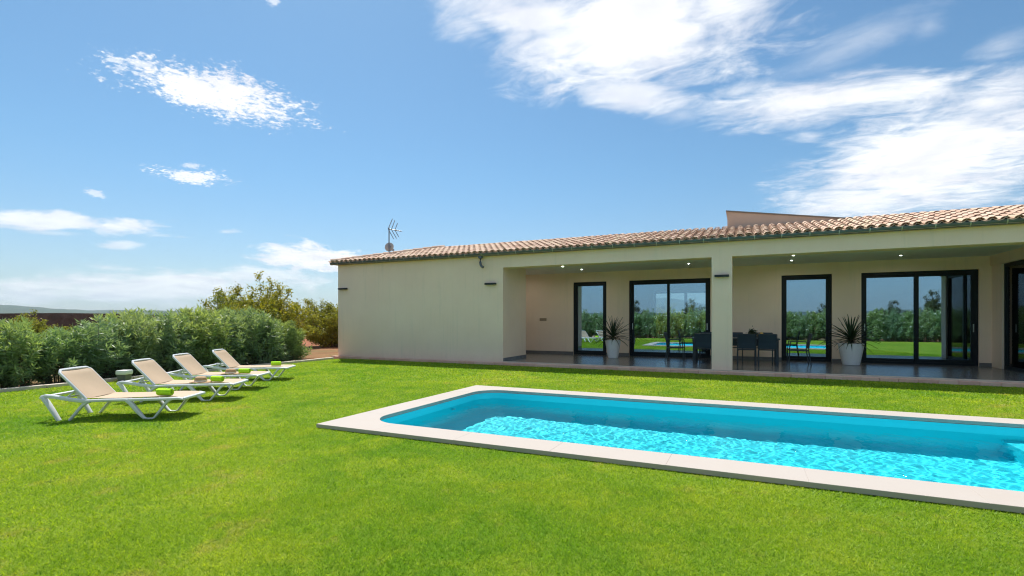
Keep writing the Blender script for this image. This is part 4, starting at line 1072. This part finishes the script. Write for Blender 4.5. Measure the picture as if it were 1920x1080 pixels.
pp = rng.normal(size=(260, 3)) * .05 + np.array([0, 0, .15]); link('foliage', leaves_mesh('foliage', pp, rng.normal(size=(260, 3)), np.full(260, .06), np.full(260, .025), 'yucca_leaf', rng.random(260)), sp_)
bwl = thing('fruit_bowl', 'tan fruit bowl on the dining table beside the small plant', 'bowl', (.42, 16.0, .835))
lpart(bwl, 'bowl', MB().lathe([(.05, 0), (.12, .04), (.15, .09), (.142, .09), (.11, .045), (.001, .02)], n=24, cap=False), 'straw', True)
for q in range(7):
    a = q * .9; fr = MB().lathe([(.001, -.04), (.03, -.03), (.042, 0), (.03, .032), (.001, .04)], math.cos(a) * (.07 if q else 0), math.sin(a) * (.07 if q else 0), n=12, cap=False)
    fr.v = [(x, y, z + (.085 if q else .13)) for x, y, z in fr.v]; lpart(bwl, 'fruit', fr, 'fruit', True)

# ================================================================== FIXTURES
for x, w, lab in ((-13.09, .37, 'slim black wall lamp at the far end corner of the blank wall'), (-7.21, .365, 'slim black wall lamp beside the porch corner under the spout'), (-.70, .335, 'slim black wall lamp on the porch pillar')):
    l_ = thing('wall_lamp', lab, 'lamp', (x + w / 2, 13.6, 2.45), 0, 'slim black wall lamps')
    lpart(l_, 'lamp_body', MB().box(-w / 2, w / 2, -.10, -.012, -.026, .028, .005), 'lamp_black')
    lpart(l_, 'back_plate', MB().box(-w / 2 + .05, w / 2 - .05, -.0115, -.001, -.02, .022), 'lamp_black')
for x, y in ((-5.25, 15.1), (-5.0, 16.3), (-1.45, 14.95), (-1.55, 16.0), (1.15, 15.1), (1.20, 16.4), (3.95, 15.0), (3.72, 16.3), (-7.3, 16.4)):
    s_ = thing('ceiling_spotlight', 'small lit round spotlight recessed in the porch ceiling', 'spotlight', (x, y, CEIL - .012), 0, 'recessed spotlights in the porch ceiling')
    lpart(s_, 'trim_ring', MB().lathe([(.036, .0), (.055, .0), (.055, .0115), (.036, .0115)], n=24, cap=False), 'zinc_light', True)
    lpart(s_, 'lit_disc', MB().lathe([(.001, .006), (.036, .006)], n=24, cap=False), 'spot_lit')
# aerial and dish
ae = thing('television_aerial', 'grey television aerial with branching rods on a mast on the roof hip', 'aerial', (-11.95, 14.90, 3.74))
lpart(ae, 'mast', MB().tube([(0, 0, -.05), (0, 0, 1.03)], .022, 8), 'galvanised', True)
bd = Vector((.46, .17, -.09)); b0 = Vector((-.03, -.01, .98))
lpart(ae, 'boom', MB().tube([b0, b0 + bd], .018, 6), 'galvanised', True)
cr = Vector((bd.y, -bd.x, 0)).normalized()
for f, L in ((.0, .52), (.25, .46), (.52, .34)):
    c0 = b0 + bd * f
    for s in (-1, 1):
        e0 = c0 + Vector((0, 0, .0)); e1 = c0 + Vector((.15, .06, s * .32)) + cr * .10 * s * (1 if f else .6)
        lpart(ae, 'rod', MB().tube([e0, e0.lerp(e1, L / .46)], .013, 5), 'galvanised', True)
for f in (.7, .85, 1.0):
    c0 = b0 + bd * f; lpart(ae, 'director', MB().tube([c0 - cr * .10, c0 + cr * .10], .009, 5), 'galvanised', True)
ds = thing('satellite_dish', 'round grey satellite dish clamped to the aerial mast', 'satellite dish', (-12.02, 14.94, 4.02))
prof = [(.001, .05), (.06, .047), (.12, .034), (.168, .012), (.172, 0), (.166, .0), (.12, .022), (.06, .036), (.001, .039)]
dd = lpart(ds, 'reflector', MB().lathe(prof, n=30, cap=False), 'dish_grey', True); dd.rotation_euler = (R(82), 0, R(18)); dd.location = (0, .06, .05)
lpart(ds, 'clamp', MB().box(.03, .09, -.03, .05, .02, .09), 'galvanised')
lpart(ds, 'feed_arm', MB().tube([(0, .08, -.08), (-.06, .34, -.02)], .009, 6).box(-.09, -.03, .32, .39, -.05, .01), 'galvanised', True)
# sofa inside the left room
so = thing('sofa', 'cream sofa inside the room behind the sliding door', 'sofa', (-1.35, 20.0, .095))
lpart(so, 'seat_base', MB().box(-.9, .9, -.4, .4, .08, .42, .05), 'sofa_cream', True)
lpart(so, 'backrest', MB().box(-.9, .9, -.48, -.28, .3, .92, .08), 'sofa_cream', True)
for s in (-1, 1): lpart(so, 'armrest', MB().box(s * .98 - .12, s * .98 + .12, -.46, .4, .08, .62, .06), 'sofa_cream', True)
for s in (-1, 1): lpart(so, 'cushion', MB().box(s * .45 - .42, s * .45 + .42, -.26, .42, .425, .56, .06), 'sofa_cream', True)

# ================================================================== HAZE: the air that fades the far ridges
hm = bpy.data.materials.new('haze'); hm.use_nodes = True; ht = NT(hm.node_tree); ht.n.clear()
ho = ht.new('ShaderNodeOutputMaterial'); hv_ = ht.new('ShaderNodeVolumePrincipled')
hv_.inputs['Color'].default_value = (0.62, 0.80, 0.95, 1); hv_.inputs['Density'].default_value = HAZE; hv_.inputs['Anisotropy'].default_value = 0.2
ht.l.new(hv_.outputs[0], ho.inputs['Volume']); MATS['haze'] = hm
hz_ = link('haze', MB().box(-9500, 9500, -9500, 9500, -10, 330).mesh('haze', 'haze')); hz_['kind'] = 'stuff'; hz_['label'] = 'thin pale blue haze in front of the far ridges'; hz_['category'] = 'haze'
